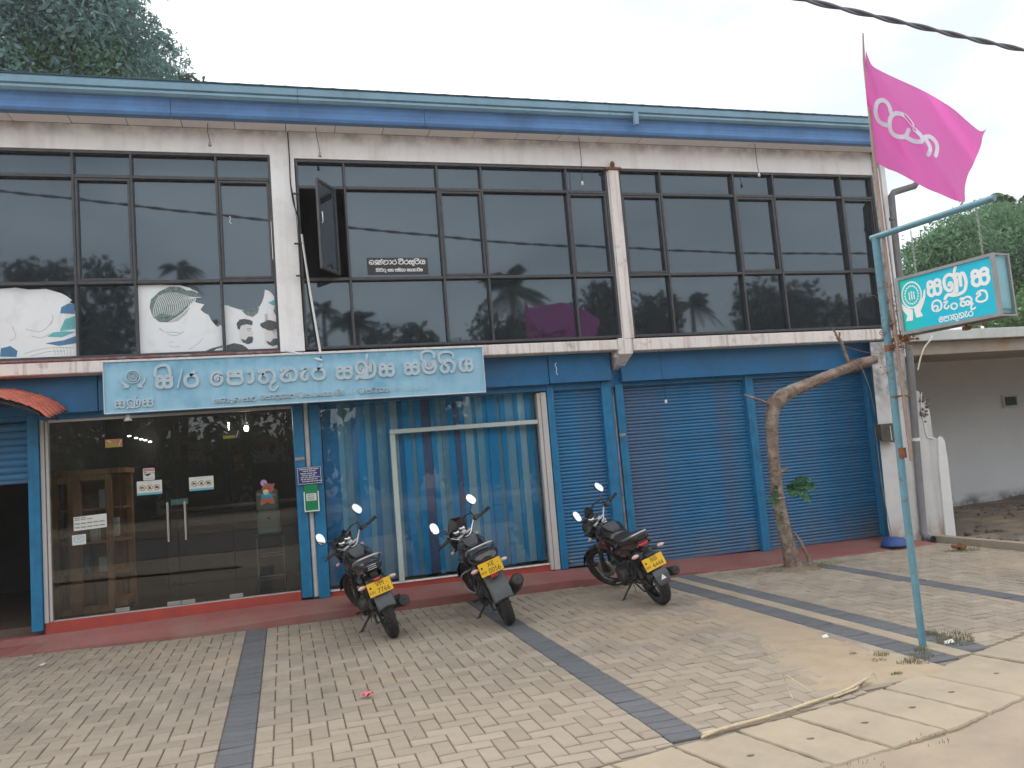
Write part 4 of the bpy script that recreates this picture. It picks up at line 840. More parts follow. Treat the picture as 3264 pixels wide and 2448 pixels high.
# teddy bear sticker with balloon (plain generic bear)
be=flat('bear_sticker',M('bear_brown',(.30,.085,.045),.6),blob(-.165,1.385,.062,.052,22),DY,loc=(-.17,DY,1.21)); tag(be,'brown teddy bear sticker holding a mauve balloon on the right side pane','sticker')
def bp(name,mat,poly,l=1): return flat(name,mat,poly,DY-.0008*l-.0006,be,.0006)
bp('balloon',M('mauve',(.45,.27,.50),.5),blob(-.205,1.445,.034,.034,20)); bp('ear','bear_brown',blob(-.11,1.418,.017,.015,12)); bp('ear','bear_brown',blob(-.195,1.428,.015,.013,12),2)
bp('muzzle',M('bear_cream',(.72,.55,.42),.6),blob(-.188,1.352,.028,.022,16),2); bp('shirt',M('shirt_blue',(.0,.22,.40),.5),[(-.245,1.325),(-.12,1.325),(-.115,1.285),(-.23,1.282)]); bp('collar',M('lime',(.25,.55,.2),.5),[(-.225,1.34),(-.19,1.325),(-.14,1.335),(-.16,1.318),(-.2,1.315)],2)
bp('trousers','bear_brown',[(-.235,1.284),(-.12,1.286),(-.10,1.235),(-.115,1.215),(-.15,1.218),(-.175,1.245),(-.205,1.22),(-.245,1.213),(-.255,1.235)]); bp('arm','bear_brown',[(-.25,1.315),(-.285,1.32),(-.285,1.335),(-.25,1.335)]); bp('arm','bear_brown',[(-.12,1.315),(-.085,1.29),(-.08,1.305),(-.115,1.33)])
m=MB(); ribbon(m,[(-.215,1.412),(-.235,1.37),(-.24,1.345)],.003,fD,.001,.002); ribbon(m,[(-.2,1.355),(-.185,1.343),(-.175,1.355)],.004,fD,.0022,.003); ribbon(m,[(-.2,1.38),(-.2,1.388)],.006,fD,.0022,.003); ribbon(m,[(-.165,1.378),(-.165,1.386)],.006,fD,.0022,.003); m.build('outline','black',be)
# notice board, green slot box and tag on the post
nb=panel('notice_board','dark blue notice board with white Sinhala text on the post','notice board',.143,.392,1.392,1.575,'ink_blue',8.80,t=.01,skew=.0)
m=MB(); f4=fy(8.79)
for a,b,c,d in ((.146,.389,1.396,1.400),(.146,.389,1.567,1.571),(.146,.150,1.4,1.567),(.385,.389,1.4,1.567)): m.prism([(a,c),(b,c),(b,d),(a,d)],f4,0,.0006)
m.build('border','sign_white',nb)
m=MB(); rows=[(1.548,.165,[.07,.06,.055]),(1.527,.20,[.055,.07]),(1.503,.178,[.03,.02,.055,.04]),(1.482,.19,[.03,.025,.03,.03]),(1.461,.178,[.035,.03,.03,.025,.045]),(1.44,.178,[.022,.022,.04,.025,.03]),(1.418,.19,[.035,.04,.02,.02,.02,.03])]
for z,x,ws in rows:
    for w_ in ws: sin_word(m,[rnd.choice(['sa','pa','ra','ya','ka','na','ha','ta','va','ma']) for _ in range(max(2,int(w_/.012)))],x,z,.0095,.0026,f4,0,.0006,width=w_,k=1); x+=w_+.008
m.build('lettering','sign_white',nb)
gb=empty('green_box',(.27,8.80,1.10),'green letter box with a white bracket frame fixed to the post under the blue board','box')
m=MB(); m.bbox(.205,.345,8.775,8.84,1.105,1.385,.004); m.build('box_body','green_box',gb)
m=MB(); m.bbox(.197,.208,8.765,8.775,1.10,1.315,.002); m.bbox(.342,.353,8.765,8.775,1.10,1.315,.002); m.bbox(.208,.342,8.765,8.775,1.10,1.112,.002); m.build('white_bracket','sign_white',gb)
m=MB(); m.bbox(.222,.328,8.770,8.775,1.215,1.292,.002); lab=m.build('label_card','paper',gb); m=MB()
for z in (1.272,1.25,1.23): sin_word(m,['sa','pa','ya','ra','na'],.236,z,.009,.0024,fy(8.77),0,.0006,width=.07,k=1)
m.build('lettering','print_dark',lab)
# thin tags on the posts
for x,z,lb in ((.155,1.665,'small steel maker plate on the post above the blue board'),(3.95,1.655,'small steel maker plate on the post between the shutters')):
    m=MB(); m.bbox(x-.025,x+.075 if x<1 else x+.055,8.822,8.829,z-.006,z+.022,.002); m.bbox(x-.025,x+.072 if x<1 else x+.052,8.818,8.822,z-.014,z-.007,.001); tag(m.build('maker_plate','worn_steel',loc=(x,8.82,z)),lb,'plate')
# ---------------- pipes, wires, hanging lamp holders
dp=empty('downpipe',(8.0,8.38,0),'tall grey plastic downpipe at the right end of the shop building','pipe')
m=MB(); m.tube([(8.38,8.32,5.38),(8.385,8.32,4.74),(8.34,8.34,4.68),(8.02,8.38,4.60),(7.975,8.38,4.55),(7.945,8.38,3.7),(7.935,8.38,2.3),(7.86,8.38,1.2),(7.80,8.38,.12),(7.79,8.33,.06),(7.78,8.22,.045)],.043,16,cap=False); m.build('pipe_run','pvc_grey',dp)
for p_ in ((7.955,4.24),(7.87,1.30),(7.95,3.0)):
    m=MB(); m.tube([(p_[0],8.38,p_[1]-.02),(p_[0],8.38,p_[1]+.02)],.0475,16); m.build('pipe_collar','white_plastic' if p_[1]<2 else 'pvc_grey',dp)
m=MB(); m.tube([(7.78,8.235,.045),(7.78,8.215,.045)],.041,16); m.build('pipe_mouth','black',dp)
for lb,x,top,bot in (('painted blue white downpipe clamped between the two left posts',.268,2.25,1.39),):
    dp2=empty('post_pipe',(x,8.80,.17),'worn white pipe running down between the two blue posts','pipe')
    m=MB(); m.tube([(x,8.862,2.27),(x,8.862,1.2),(x+.005,8.862,.2)],.029,14); m.build('pipe_run',M('old_pipe',(.50,.50,.50),.5,var=.15,vs=6,stain=((.22,.11,.07),2.5,.5,.7,.8)),dp2)
dp3=empty('rusty_pipe',(3.9,8.85,.1),'rust streaked grey pipe between the narrow and wide shutters','pipe')
m=MB(); m.tube([(3.905,8.89,2.35),(3.90,8.865,1.5),(3.905,8.865,.1)],.022,12); m.build('pipe_run',M('rusty_grey',(.22,.23,.28),.6,var=.25,vs=5,stain=((.10,.05,.05),4,.48,.7,.9)),dp3)
wires=[('cord and broken lamp holder under the eave above the left window',[(-.56,8.42,5.23),(-.565,8.42,5.12),(-.555,8.42,5.06),(-.55,8.42,5.02)],True),
('cord and broken lamp holder under the eave right of the white column',[(.53,8.42,5.24),(.54,8.42,5.1),(.555,8.42,5.0),(.56,8.42,4.94)],True),
('long cord with a white lamp socket, in front of the middle window',[(3.58,8.42,5.23),(3.585,8.42,5.0),(3.58,8.42,4.85),(3.572,8.42,4.68)],False),
('thin straight cord with a white socket, in front of the right window',[(5.99,8.42,5.24),(5.99,8.42,5.0),(6.0,8.42,4.84)],False)]
for lb,pts,brk in wires:
    e=empty('lamp_holder',pts[0],lb,'lamp holder','cords hanging from the eave'); m=MB(); m.tube(cat_rom(pts,4),.0035,6); m.build('cord','black',e)
    m=MB(); x,y,z=pts[-1]; m.lathe([(.004,.0),(.012,-.006),(.014,-.03),(.018,-.05),(.016,-.052)],lambda a,b,h:Vector((x+a,y+b,z+h)),12); m.build('socket','white_plastic' if not brk else 'worn_steel',e)
e=empty('lamp_holder',(4.47,8.6,2.6),'white socket on a cord hanging in front of the middle shutter','lamp holder'); m=MB(); m.tube([(4.44,8.60,2.64),(4.46,8.6,2.3),(4.47,8.6,2.03)],.0025,6); m.build('cord','black',e)
m=MB(); m.lathe([(.004,.0),(.014,-.01),(.017,-.045),(.015,-.047)],lambda a,b,h:Vector((4.47+a,8.6+b,2.04+h)),12); m.build('socket','white_plastic',e)
m=MB(); ribbon(m,[(3.15,2.56),(3.13,2.54),(3.145,2.50),(3.14,2.44),(3.155,2.42)],.007,fy(8.70),0,.005); tag(m.build('curled_tie','white_plastic',loc=(3.14,8.7,2.5)),'curled white plastic tie hanging on the blue header above the narrow shutter','tie')
m=MB(); m.lathe([(.006,.06),(.02,.055),(.022,.03),(.04,.0),(.036,-.003),(.002,.0)],lambda a,b,h:Vector((-1.43+a,8.47+b,2.165+h)),16); tag(m.build('eave_bulb','white_plastic',loc=(-1.43,8.47,2.2)),'white conical lamp peeping out under the left end of the name board','lamp')
cd=empty('conduit',(.3,8.5,2.7),'slanting white conduit with black cable beside the white column','conduit')
m=MB(); m.tube([(.325,8.50,4.05),(.33,8.50,3.95),(.375,8.46,3.4),(.44,8.42,2.75)],.0125,10); m.build('conduit_pipe','white_plastic',cd)
m=MB(); m.tube([(.09,8.5,2.80),(.15,8.47,2.785),(.45,8.38,2.665)],.0125,10); m.build('conduit_pipe','white_plastic',cd)
m=MB(); m.tube(cat_rom([(.24,8.52,5.19),(.243,8.52,4.9),(.24,8.52,4.63),(.26,8.52,4.4),(.31,8.52,4.2),(.325,8.51,4.02)],5),.007,8); m.tube(cat_rom([(.24,8.52,4.63),(.28,8.52,4.25),(.285,8.52,3.6),(.29,8.52,3.0)],4),.004,6); m.tube([(.44,8.42,2.75),(.445,8.40,2.72),(.435,8.385,2.69)],.007,8); m.build('black_cable','black',cd)
for z in (3.95,3.60,4.5): 
    m=MB(); m.bbox(.24,.33,8.49,8.515,z-.008,z+.008,.002); m.build('clip','dark_grey',cd)
# ------------------------------------------------------------------ things seen through the glass
wc=empty('wood_cabinet',(-2.05,9.6,.24),'brown wooden glass fronted cabinet inside, behind the left side pane','cabinet')
m=MB()
for a,b,y0,y1 in ((-2.36,-2.28,9.35,9.43),(-2.19,-2.07,9.35,9.43),(-1.83,-1.77,9.35,9.43),(-1.72,-1.66,9.9,9.98),(-2.36,-2.28,9.9,9.98)): m.bbox(a,b,y0,y1,.24,1.68,.005)
m.bbox(-2.07,-1.83,9.36,9.42,.24,.31,.004); m.bbox(-2.28,-2.19,9.36,9.42,.24,.30,.004); m.bbox(-1.77,-1.66,9.43,9.90,.27,.33,.004)
m.bbox(-2.38,-1.64,9.33,10.0,1.68,1.74,.006); m.bbox(-2.07,-1.83,9.36,9.42,1.62,1.68,.004); m.bbox(-2.28,-2.19,9.36,9.42,1.60,1.68,.004)
m.build('cabinet_frame','wood',wc)
m=MB(); m.box(-2.36,-1.66,9.99,10.0,.24,1.68); m.build('back_panel','wood',wc)
for z in (.6,.95,1.3):
    m=MB(); m.box(-2.34,-1.68,9.5,9.98,z,z+.02); sh=m.build('shelf','wood',wc)
for i,(x,z,h,mt) in enumerate(((-2.22,.98,.2,'print_grey'),(-2.0,.97,.24,'paper'),(-1.9,1.32,.2,'print_grey'),(-2.1,.62,.2,'sign_side'),(-1.92,.63,.16,'paper'),(-1.8,1.0,.2,'paper'))):
    m=MB(); m.bbox(x-.04,x+.04,9.6,9.72,z,z+h,.004); tag(m.build('file_box',mt,loc=(x,9.66,z)),['grey file box on the middle cabinet shelf, far left','tall pale file box on the middle cabinet shelf','grey file box on the top cabinet shelf','blue grey file box on the lowest cabinet shelf','small pale file box on the lowest cabinet shelf','pale file box at the right end of the middle shelf'][i],'box')
wd=empty('water_dispenser',(-.18,9.6,.85),'pale plastic water dispenser on the table behind the bear sticker','dispenser')
m=MB(); m.bbox(-.31,-.06,9.48,9.72,.86,1.12,.02); m.build('dispenser_base',M('cream_plastic',(.42,.46,.34),.5),wd)
m=MB(); m.bbox(-.31,-.07,9.49,9.71,1.125,1.36,.02); m.build('dispenser_body','cream_plastic',wd); m=MB(); m.bbox(-.20,-.17,9.455,9.48,1.03,1.06,.004); m.build('tap','sign_red',wd)
tb=empty('small_table',(-.18,9.6,.24),'small metal shelf table inside carrying the water dispenser','table')
m=MB(); m.bbox(-.34,-.02,9.42,9.78,.835,.855,.004); m.build('table_top','dark_grey',tb)
for x in (-.325,-.035):
    for y in (9.44,9.76): m=MB(); m.tube([(x,y,.24),(x,y,.835)],.009,8); m.build('leg','worn_steel',tb)
for z in (.62,.36): m=MB(); m.bbox(-.32,-.04,9.45,9.75,z,z+.012,.003); m.build('shelf','worn_steel',tb)
M('lamp_glow',(1,.97,.9),emit=9)
for i,(px,pz,y) in enumerate(((412,1390,12.1),(434,1396,12.15),(450,1400,12.2),(463,1403,12.25),(478,1408,12.3))):
    d=r_*(px-1632)+d_*(pz-1224)+f_*FPX; t=y/d.y; px,y,z_=d.x*t,y,1.5+d.z*t; m=MB(); m.ell((px,y,z_),.024,.02,.010,10,5); tag(m.build('ceiling_spot','lamp_glow',loc=(px,y,z_)),['first lit ceiling spot inside the glass entrance, nearest the yellow brown label','second lit ceiling spot of the row receding inside the glass entrance','middle lit ceiling spot of the row inside the glass entrance','fourth lit ceiling spot of the row inside the glass entrance','last and farthest lit ceiling spot of the row inside the entrance'][i],'ceiling light','ceiling spots inside the glass entrance')
m=MB(); m.ell((-.42,10.6,2.14),.028,.028,.04,12,8); tag(m.build('lit_bulb','lamp_glow',loc=(-.42,10.6,2.24)),'bright bare bulb hanging inside at the upper right of the glass entrance','bulb'); m=MB(); m.tube([(-.42,10.6,2.5),(-.42,10.6,2.18)],.003,6); m.build('lamp_cord','black',[o for o in COL.objects if o.name.startswith('lit_bulb')][0])
cn=empty('office_counter',(-1.0,11,.24),'dark office counter in the dim room behind the doors','counter')
m=MB(); m.bbox(-1.45,.1,10.9,11.3,.24,1.15,.01); m.build('counter_body',M('counter_brown',(.07,.045,.035),.5,var=.3),cn); m=MB(); m.bbox(-1.5,.15,10.86,11.34,1.15,1.19,.006); m.build('counter_top','counter_brown',cn)
for i,(x,z,w_,h,mt,lb) in enumerate(((-1.28,1.25,.10,.07,'board_face','blue card display on the office counter'),(-1.2,1.95,.12,.14,'counter_brown','brown framed notice high on the back wall of the office'),(-.62,1.75,.07,.12,'ink_brown','narrow red brown framed picture on the back wall of the office'))):
    y=10.88 if i==0 else 12.36; m=MB(); m.bbox(x-w_,x+w_,y,y+.02,z-h if i else z,z+h,.003); tag(m.build('wall_picture' if i else 'card_display',mt,loc=(x,y,z)),lb,'picture' if i else 'display')
il=bpy.data.lights.new('bulb_light','POINT'); il.energy=14; il.color=(1,.9,.75); il.shadow_soft_size=.05; ilo=bpy.data.objects.new('bulb_light',il); COL.objects.link(ilo); ilo.location=(-.42,10.5,2.18)
# ------------------------------------------------------------------ pink barrel tiled awning at the left edge
aw=empty('tiled_awning',(-3.2,8.3,2.3),'small red tiled awning end poking in at the left edge over the half raised shutter','awning')
def awz(x): return float(np.interp(x,[-3.6,-2.9,-2.45,-2.21,-2.1,-2.02],[2.43,2.46,2.43,2.35,2.285,2.215]))
for r in range(6):
    y0=8.02+r*.12
    x=-3.6
    while x<-2.03:
        x2=min(x+.075,-2.02); m=MB(); z=awz(x)+.0+r*.022; z2=awz(x2)+r*.022
        rings=[]
        for (xx_,zz_,e) in ((x,z,.010),(x2,z2,.0)):
            rings.append([Vector((xx_,y0+.13*t,zz_+e+.014*math.sin(PI*t))) for t in (0,.25,.5,.75,1)]+[Vector((xx_,y0+.13*t,zz_-.012+e)) for t in (1,.0)])
        m.loft(rings,smooth=False); m.build('tile','tile_red',aw); x=x2
m=MB(); P=[(x,awz(x)-.03) for x in (-3.6,-2.9,-2.6,-2.45,-2.3,-2.21,-2.1)]; m.prism(P+[(x,z-.025) for x,z in P[::-1]],lambda a,b,d:(a,d,b),8.10,8.7); m.build('awning_board','dark_grey',aw)
# ------------------------------------------------------------------ right end: column, boundary wall, meter box, basin
part('end_column','wall_plain',lambda m:m.add([(7.292,8.42,-.02),(7.79,8.42,-.02),(7.79,8.84,-.02),(7.70,8.84,-.02),(7.375,8.42,2.60),(7.905,8.42,2.60),(7.905,8.84,2.60),(7.712,8.84,2.60)],[(0,1,5,4),(1,2,6,5),(2,3,7,6),(3,0,4,7),(4,5,6,7)]))
bw=empty('boundary_wall',(8.1,8.7,0),'mould stained white boundary wall with a broken top, right of the downpipe','wall')
m=MB()
O=[(7.86,-.02),(8.30,-.02),(8.31,.9),(8.27,1.25),(8.24,1.30),(8.20,1.31),(8.20,1.66),(8.165,1.72),(8.16,1.80),(8.10,1.86),(8.06,1.93),(7.99,1.94),(7.94,1.90)]
m.prism(O,lambda a,b,d:(a,d,b),8.44,11.3); m.build('wall_body','wall_plain',bw)
m=MB(); m.prism([(8.175,-.03),(8.335,-.03),(8.365,1.0),(8.36,1.24),(8.33,1.30),(8.29,1.315),(8.255,1.27),(8.215,.9)],lambda a,b,d:(a,d,b),8.415,8.437); m.build('white_render','ledge' if False else M('fresh_white',(.74,.73,.71),.8,var=.05,bump=.3,stain=((.5,.48,.44),3,.58,.8,.5)),bw)
m=MB()
for k in range(26):
    x,z=rnd.uniform(8.0,8.2),rnd.uniform(1.5,1.93) ; q=1.95-(x-7.95)*.7
    m.ell((rnd.uniform(8.03,8.19),8.43+rnd.uniform(-.01,.02),min(z,q)),rnd.uniform(.01,.035),.02,rnd.uniform(.01,.03),7,5)
m.build('broken_plaster',M('plaster_dark',(.16,.12,.10),.95,var=.4,vs=20,bump=.5),bw)
m=MB(); m.tube(cat_rom([(8.10,8.43,1.9),(8.06,8.43,1.7),(8.075,8.43,1.5),(8.09,8.43,1.33),(8.15,8.43,1.30),(8.2,8.43,1.29)],4),.007,5); m.build('plaster_crack_edge','fresh_white',bw)
mb_=empty('meter_box',(7.4,8.4,1.3),'dark weathered box hanging on the end column behind the pole','box')
m=MB(); m.add([(7.285,8.32,1.31),(7.50,8.32,1.285),(7.50,8.32,1.535),(7.285,8.32,1.535),(7.285,8.415,1.36),(7.50,8.415,1.335),(7.50,8.415,1.535),(7.285,8.415,1.535)],[(0,1,2,3),(7,6,5,4),(0,4,5,1),(2,6,7,3),(1,5,6,2),(0,3,7,4)]); m.build('box_body',M('box_brown',(.07,.06,.05),.5,var=.4,vs=8),mb_)
m=MB(); m.box(7.43,7.438,8.317,8.3195,1.32,1.50); m.build('paint_run','fresh_white',mb_)
ba=empty('blue_basin',(7.45,8.2,.05),'upturned blue plastic basin leaning at the foot of the end column','basin')
BM=Matrix.Translation((7.17,8.20,.035))
m=MB(); m.lathe([(.155,.0),(.165,.008),(.155,.02),(.145,.055),(.11,.09),(.05,.105),(.0005,.107)],lambda a,b,h:BM@Vector((a,b,h)),28); m.build('basin_shell',M('basin_blue',(.02,.07,.25),.5,var=.2,vs=12,stain=((.02,.05,.15),10,.5,.7,.7)),ba)
st_=empty('thin_sticks',(7.15,8.3,.1),'thin green and black canes leaning on the column above the basin','stick')
for dx,c in ((0,'dark_grey'),(.03,'pole_paint')):
    m=MB(); m.tube([(7.20+dx,8.30,.13),(7.23+dx,8.39,.75),(7.26+dx*.4,8.405,1.5)],.005,6); m.build('stick',c,st_)
# neighbouring garage
nb_=empty('neighbour_garage',(12,10,0),'low white garage with a flat concrete roof and open dark bay at the right edge','building')
M('garage_wall',(.66,.67,.68),.85,var=.06,vs=1.2,bump=.15,grime=[((.06,.055,.05),.20,.02,.95,3)]); M('garage_beam',(.42,.36,.31),.85,var=.15,vs=2,stain=((.40,.22,.05),3,.5,.7,.7)); M('garage_fascia',(.60,.62,.60),.85,var=.06,vs=3,stain=((.35,.38,.30),2,.5,.72,.7))
def gp(name,mat,fn): m=MB(); fn(m); return m.build(name,mat,nb_)
gp('roof_fascia','garage_fascia',lambda m:m.bbox(8.30,20,8.95,9.05,2.655,2.80,.006)); gp('roof_slab','garage_beam',lambda m:m.box(8.30,20,9.05,12.6,2.66,2.78))
gp('front_beam','garage_beam',lambda m:m.bbox(8.30,20,9.10,9.32,2.47,2.655,.006))
gp('back_wall','garage_wall',lambda m:(m.box(10.72,20,11.6,11.75,-.1,2.66)))
gp('side_wall','garage_beam',lambda m:(m.box(8.30,10.7,11.9,12.0,-.1,2.66)))
gp('pilaster','garage_wall',lambda m:m.bbox(10.45,10.75,11.45,11.8,-.1,2.62,.01)); gp('ceiling','garage_beam',lambda m:m.box(8.32,19.8,9.32,11.9,2.60,2.655))
v=gp('vent','garage_fascia',lambda m:(m.bbox(12.95,13.32,11.56,11.6,1.66,1.70),m.bbox(12.95,13.32,11.56,11.6,1.86,1.90),m.bbox(12.95,12.99,11.56,11.6,1.70,1.86),m.bbox(13.28,13.32,11.56,11.6,1.70,1.86)))
m=MB(); m.box(12.99,13.28,11.585,11.599,1.70,1.86); m.build('vent_opening','black',v)
m=MB(); m.tube(cat_rom([(8.28,8.9,2.50),(8.5,8.8,2.62),(8.7,8.75,2.66)],4),.02,8) if False else m.tube(cat_rom([(8.02,8.36,2.20),(8.09,8.36,2.36),(8.19,8.37,2.50),(8.32,8.38,2.60),(8.45,8.5,2.66)],4),.011,8)
tag(m.build('curved_cable_pipe',M('cream_pipe',(.58,.53,.44),.5)),'cream conduit curving up from the downpipe under the hanging sign','pipe')
# yard of the neighbour with rubble, and low kerb along the lot
yd=MB(); rr=random.Random(11); X=np.linspace(7.9,26,60); Yv=np.linspace(5.4,11.9,34); vs=[]
for x in X:
    for y in Yv: 
        h=.03+.05*math.sin(x*1.3+y*.7)+rr.uniform(-.015,.015)+ (.04*math.exp(-((x-9.6)**2+(y-8.6)**2)/.5)); h=h*min(1,(x-7.88)*2); vs.append((x,y,h-.01))
k=len(Yv); yd.add(vs,[(i*k+j,(i+1)*k+j,(i+1)*k+j+1,i*k+j+1) for i in range(len(X)-1) for j in range(k-1)],True); yd.build('garage_yard','dirt_dark',kind='structure')
rb=MB()
for k in range(420):
    x,y=rr.uniform(8.1,12.5),rr.uniform(6.9,10.6); s_=rr.uniform(.008,.035)*(1 if rr.random()<.9 else 2); rb.ell((x,y,.03+.05*math.sin(x*1.3+y*.7)+s_*.3),s_,s_*rr.uniform(.6,1),s_*.6,6,4)
rb.build('rubble','dirt_dark',kind='stuff')
kb=MB(); pts=[(7.86,8.40),(7.86,7.6),(7.88,7.0),(7.90,6.0),(7.9,5.4)]
for i in range(4):
    (x0,y0),(x1,y1)=pts[i],pts[i+1]; kb.add([(x0,y0-.003,-.05),(x0+.09,y0-.003,-.05),(x1+.09,y1+.003,-.05),(x1,y1+.003,-.05),(x0,y0-.003,.075),(x0+.09,y0-.003,.08),(x1+.09,y1+.003,.08),(x1,y1+.003,.075)],[(4,5,6,7),(0,4,7,3),(0,1,5,4),(2,3,7,6),(1,2,6,5)])
kb.build('lot_kerb','concrete',kind='structure')
bk=MB()
for i,(x,y,a,mt) in enumerate(((7.50,7.52,.3,0),(7.60,7.60,1.2,0),(7.42,7.50,2.0,0))):
    m=MB(); T=Matrix.Translation((x,y,.03+.012*i))@Matrix.Rotation(a,4,'Z')@Matrix.Rotation(.2*i-.1,4,'X'); m.bbox(-.055,.055,-.03,.03,-.018,.018,.006,T)
    tag(m.build('broken_brick','rust',loc=(x,y,0)),['broken reddish brick left of three on the paving by the low kerb','broken reddish brick right of three on the paving by the low kerb','reddish half brick at the weedy end of the three by the kerb'][i],'brick')
# ------------------------------------------------------------------ pruned tree in the lot
M('bark',(.22,.155,.12),.95,var=.45,vs=26,bump=1,bs=60,stain=((.38,.32,.26),9,.48,.66,.8),more=[((.08,.055,.045),14,.6,.75,.8)]); M('cut_wood',(.55,.33,.17),.8,var=.2,vs=30); M('leaf_green',(.045,.16,.06),.6,var=.4,vs=20)
pt=empty('pruned_tree',(5.42,7.8,0),'bare pruned tree with one lopped limb bent to the right before the shutters','tree')
def bark_tube(path,rad,n=18,sub_=7,amp=.09):
    P=cat_rom([(*p,r) for p,r in zip(path,rad)],sub_); m=MB(); rg=[]
    pts=[Vector(p[:3]) for p in P]; N=len(pts); u=None
    for i,p in enumerate(pts):
        t=(pts[min(i+1,N-1)]-pts[max(i-1,0)]).normalized()
        if u is None: u=t.cross(Vector((0,1,0))).normalized()
        u=(u-t*u.dot(t)).normalized(); w_=t.cross(u); R=P[i][3]
        rg.append([p+(u*math.cos(2*PI*k/n)+w_*math.sin(2*PI*k/n))*R*(1+amp*math.sin(k*2.3+i*.35)+rnd.uniform(-.05,.05)) for k in range(n)])
    return m.loft(rg)
bark_tube([(5.46,7.8,-.06),(5.42,7.8,.05),(5.39,7.8,.25),(5.35,7.8,.55),(5.32,7.8,.9),(5.33,7.8,1.25),(5.345,7.8,1.6),(5.39,7.8,1.80),(5.44,7.79,1.90)],[.115,.092,.078,.070,.066,.064,.066,.075,.085]).build('trunk','bark',pt)
bark_tube([(5.40,7.8,1.82),(5.50,7.78,1.93),(5.66,7.76,2.00),(5.9,7.74,2.07),(6.15,7.72,2.15),(6.45,7.70,2.23),(6.65,7.70,2.275),(6.78,7.70,2.30)],[.075,.085,.072,.062,.060,.058,.056,.054]).build('limb','bark',pt)
T=Matrix.Translation((6.785,7.70,2.302))@Vector((.97,0,.22)).to_track_quat('Z','Y').to_matrix().to_4x4()
m=MB(); m.lathe([(.052,0),(.04,.006),(.0005,.012)],lambda a,b,h:T@Vector((a,b,h)),16); m.build('cut_end','cut_wood',pt)
bark_tube([(6.42,7.70,2.24),(6.385,7.70,2.36),(6.34,7.70,2.52),(6.30,7.70,2.58)],[.022,.02,.018,.022],10).build('twig','bark',pt)
for a,b in (((6.30,7.7,2.57),(6.245,7.7,2.68)),((6.31,7.7,2.57),(6.33,7.7,2.64)),((6.29,7.7,2.57),(6.27,7.7,2.62))): bark_tube([a,((a[0]+b[0])/2+.01,7.7,(a[2]+b[2])/2),b],[.012,.011,.012],8,3).build('twig','bark',pt)
bark_tube([(5.40,7.8,1.83),(5.25,7.78,1.90),(5.12,7.76,1.94),(5.01,7.75,1.985)],[.026,.016,.014,.010],8).build('twig','bark',pt)
bark_tube([(5.35,7.79,1.08),(5.42,7.76,1.10),(5.46,7.75,1.13)],[.03,.02,.016],8).build('knot','bark',pt)
bark_tube([(5.47,7.78,.40),(5.53,7.76,.28),(5.585,7.75,.12),(5.60,7.75,.04)],[.012,.02,.018,.02],8).build('side_shoot','bark',pt)
m=MB(); m.tube([(5.33+.069*math.cos(a),7.8+.069*math.sin(a),.80+.004*math.sin(3*a)) for a in np.linspace(0,2*PI,20)],.004,5,cap=False); m.tube([(5.27,7.73,.80),(5.24,7.71,.81)],.003,5); m.build('tie_cord','fresh_white',pt)
m=MB(); m.tube(cat_rom([(6.52,7.64,2.22),(6.56,7.64,2.12),(6.66,7.7,1.95),(6.86,7.9,1.72),(6.95,8.0,1.68)],4),.004,5); m.build('hanging_cord','worn_steel',pt)
for k in range(12):
    a=rnd.uniform(0,2*PI); x=6.52+rnd.uniform(-.06,.08); m2=None
m=MB()
for k in range(26):
    x=6.50+rnd.uniform(-.08,.09); a=rnd.uniform(0,2*PI); z=2.245+(x-6.5)*.25; 
    m.tube([(x,7.70+.06*math.cos(a),z+.06*math.sin(a)),(x+rnd.uniform(-.05,.05),7.70+.085*math.cos(a+.5),z+.085*math.sin(a+.5)),(x+rnd.uniform(-.07,.07),7.70+.07*math.cos(a+1),z+.07*math.sin(a+1))],.003,4)
m.build('dead_vine_wrap','rust',pt)
def leaflets(m,c,rad,n,size,flatten=1,rs=None,droop=.3):
    rs=rs or rnd
    for _ in range(n):
        while True:
            p=Vector((rs.uniform(-1,1),rs.uniform(-1,1),rs.uniform(-1,1)))
            if p.length<1: break
        p=Vector((c[0]+p.x*rad[0],c[1]+p.y*rad[1],c[2]+p.z*rad[2])); a=rs.uniform(0,2*PI); e=rs.uniform(-.8,.5)
        d=Vector((math.cos(a)*math.cos(e),math.sin(a)*math.cos(e),math.sin(e)-droop)).normalized(); s_=size*rs.uniform(.6,1.3)
        q=d.cross(Vector((rs.uniform(-1,1),rs.uniform(-1,1),rs.uniform(-.3,1)))).normalized()*s_*.32
        m.add([p,p+d*s_*.5+q,p+d*s_,p+d*s_*.5-q],[(0,1,2,3)])
def sprig(name,base,tips,size,parent,n=14):
    m=MB()
    for tp in tips:
        b,t_=Vector(base),Vector(tp); mid=(b+t_)/2+Vector((0,0,.03)); m.tube([b,mid,t_],.0025,4)
        for k in range(n):
            f=k/(n-1)*.8+.2; p=b.lerp(mid,f*2) if f<.5 else mid.lerp(t_,f*2-1)
            for sg in (-1,1):
                d=(t_-b).normalized(); q=Vector((-d.z*sg+rnd.uniform(-.3,.3),rnd.uniform(-.6,.3),d.x*sg*.6-.35)).normalized()*size*rnd.uniform(.7,1.2); wv=d*size*.22
                m.add([p,p+q*.5+wv,p+q,p+q*.5-wv],[(0,1,2,3)])
    return m.build(name,'leaf_green',parent)
sprig('leaves',(5.40,7.75,.86),[(5.62,7.62,1.00),(5.66,7.60,.90),(5.60,7.62,.78),(5.52,7.60,1.03),(5.55,7.62,.84),(5.64,7.58,.95),(5.58,7.6,.92)],.06,pt,18)
sprig('leaves',(5.28,7.75,.80),[(5.08,7.62,.82),(5.12,7.60,.88),(5.16,7.62,.96),(5.10,7.6,.74),(5.2,7.62,.76)],.05,pt,11)
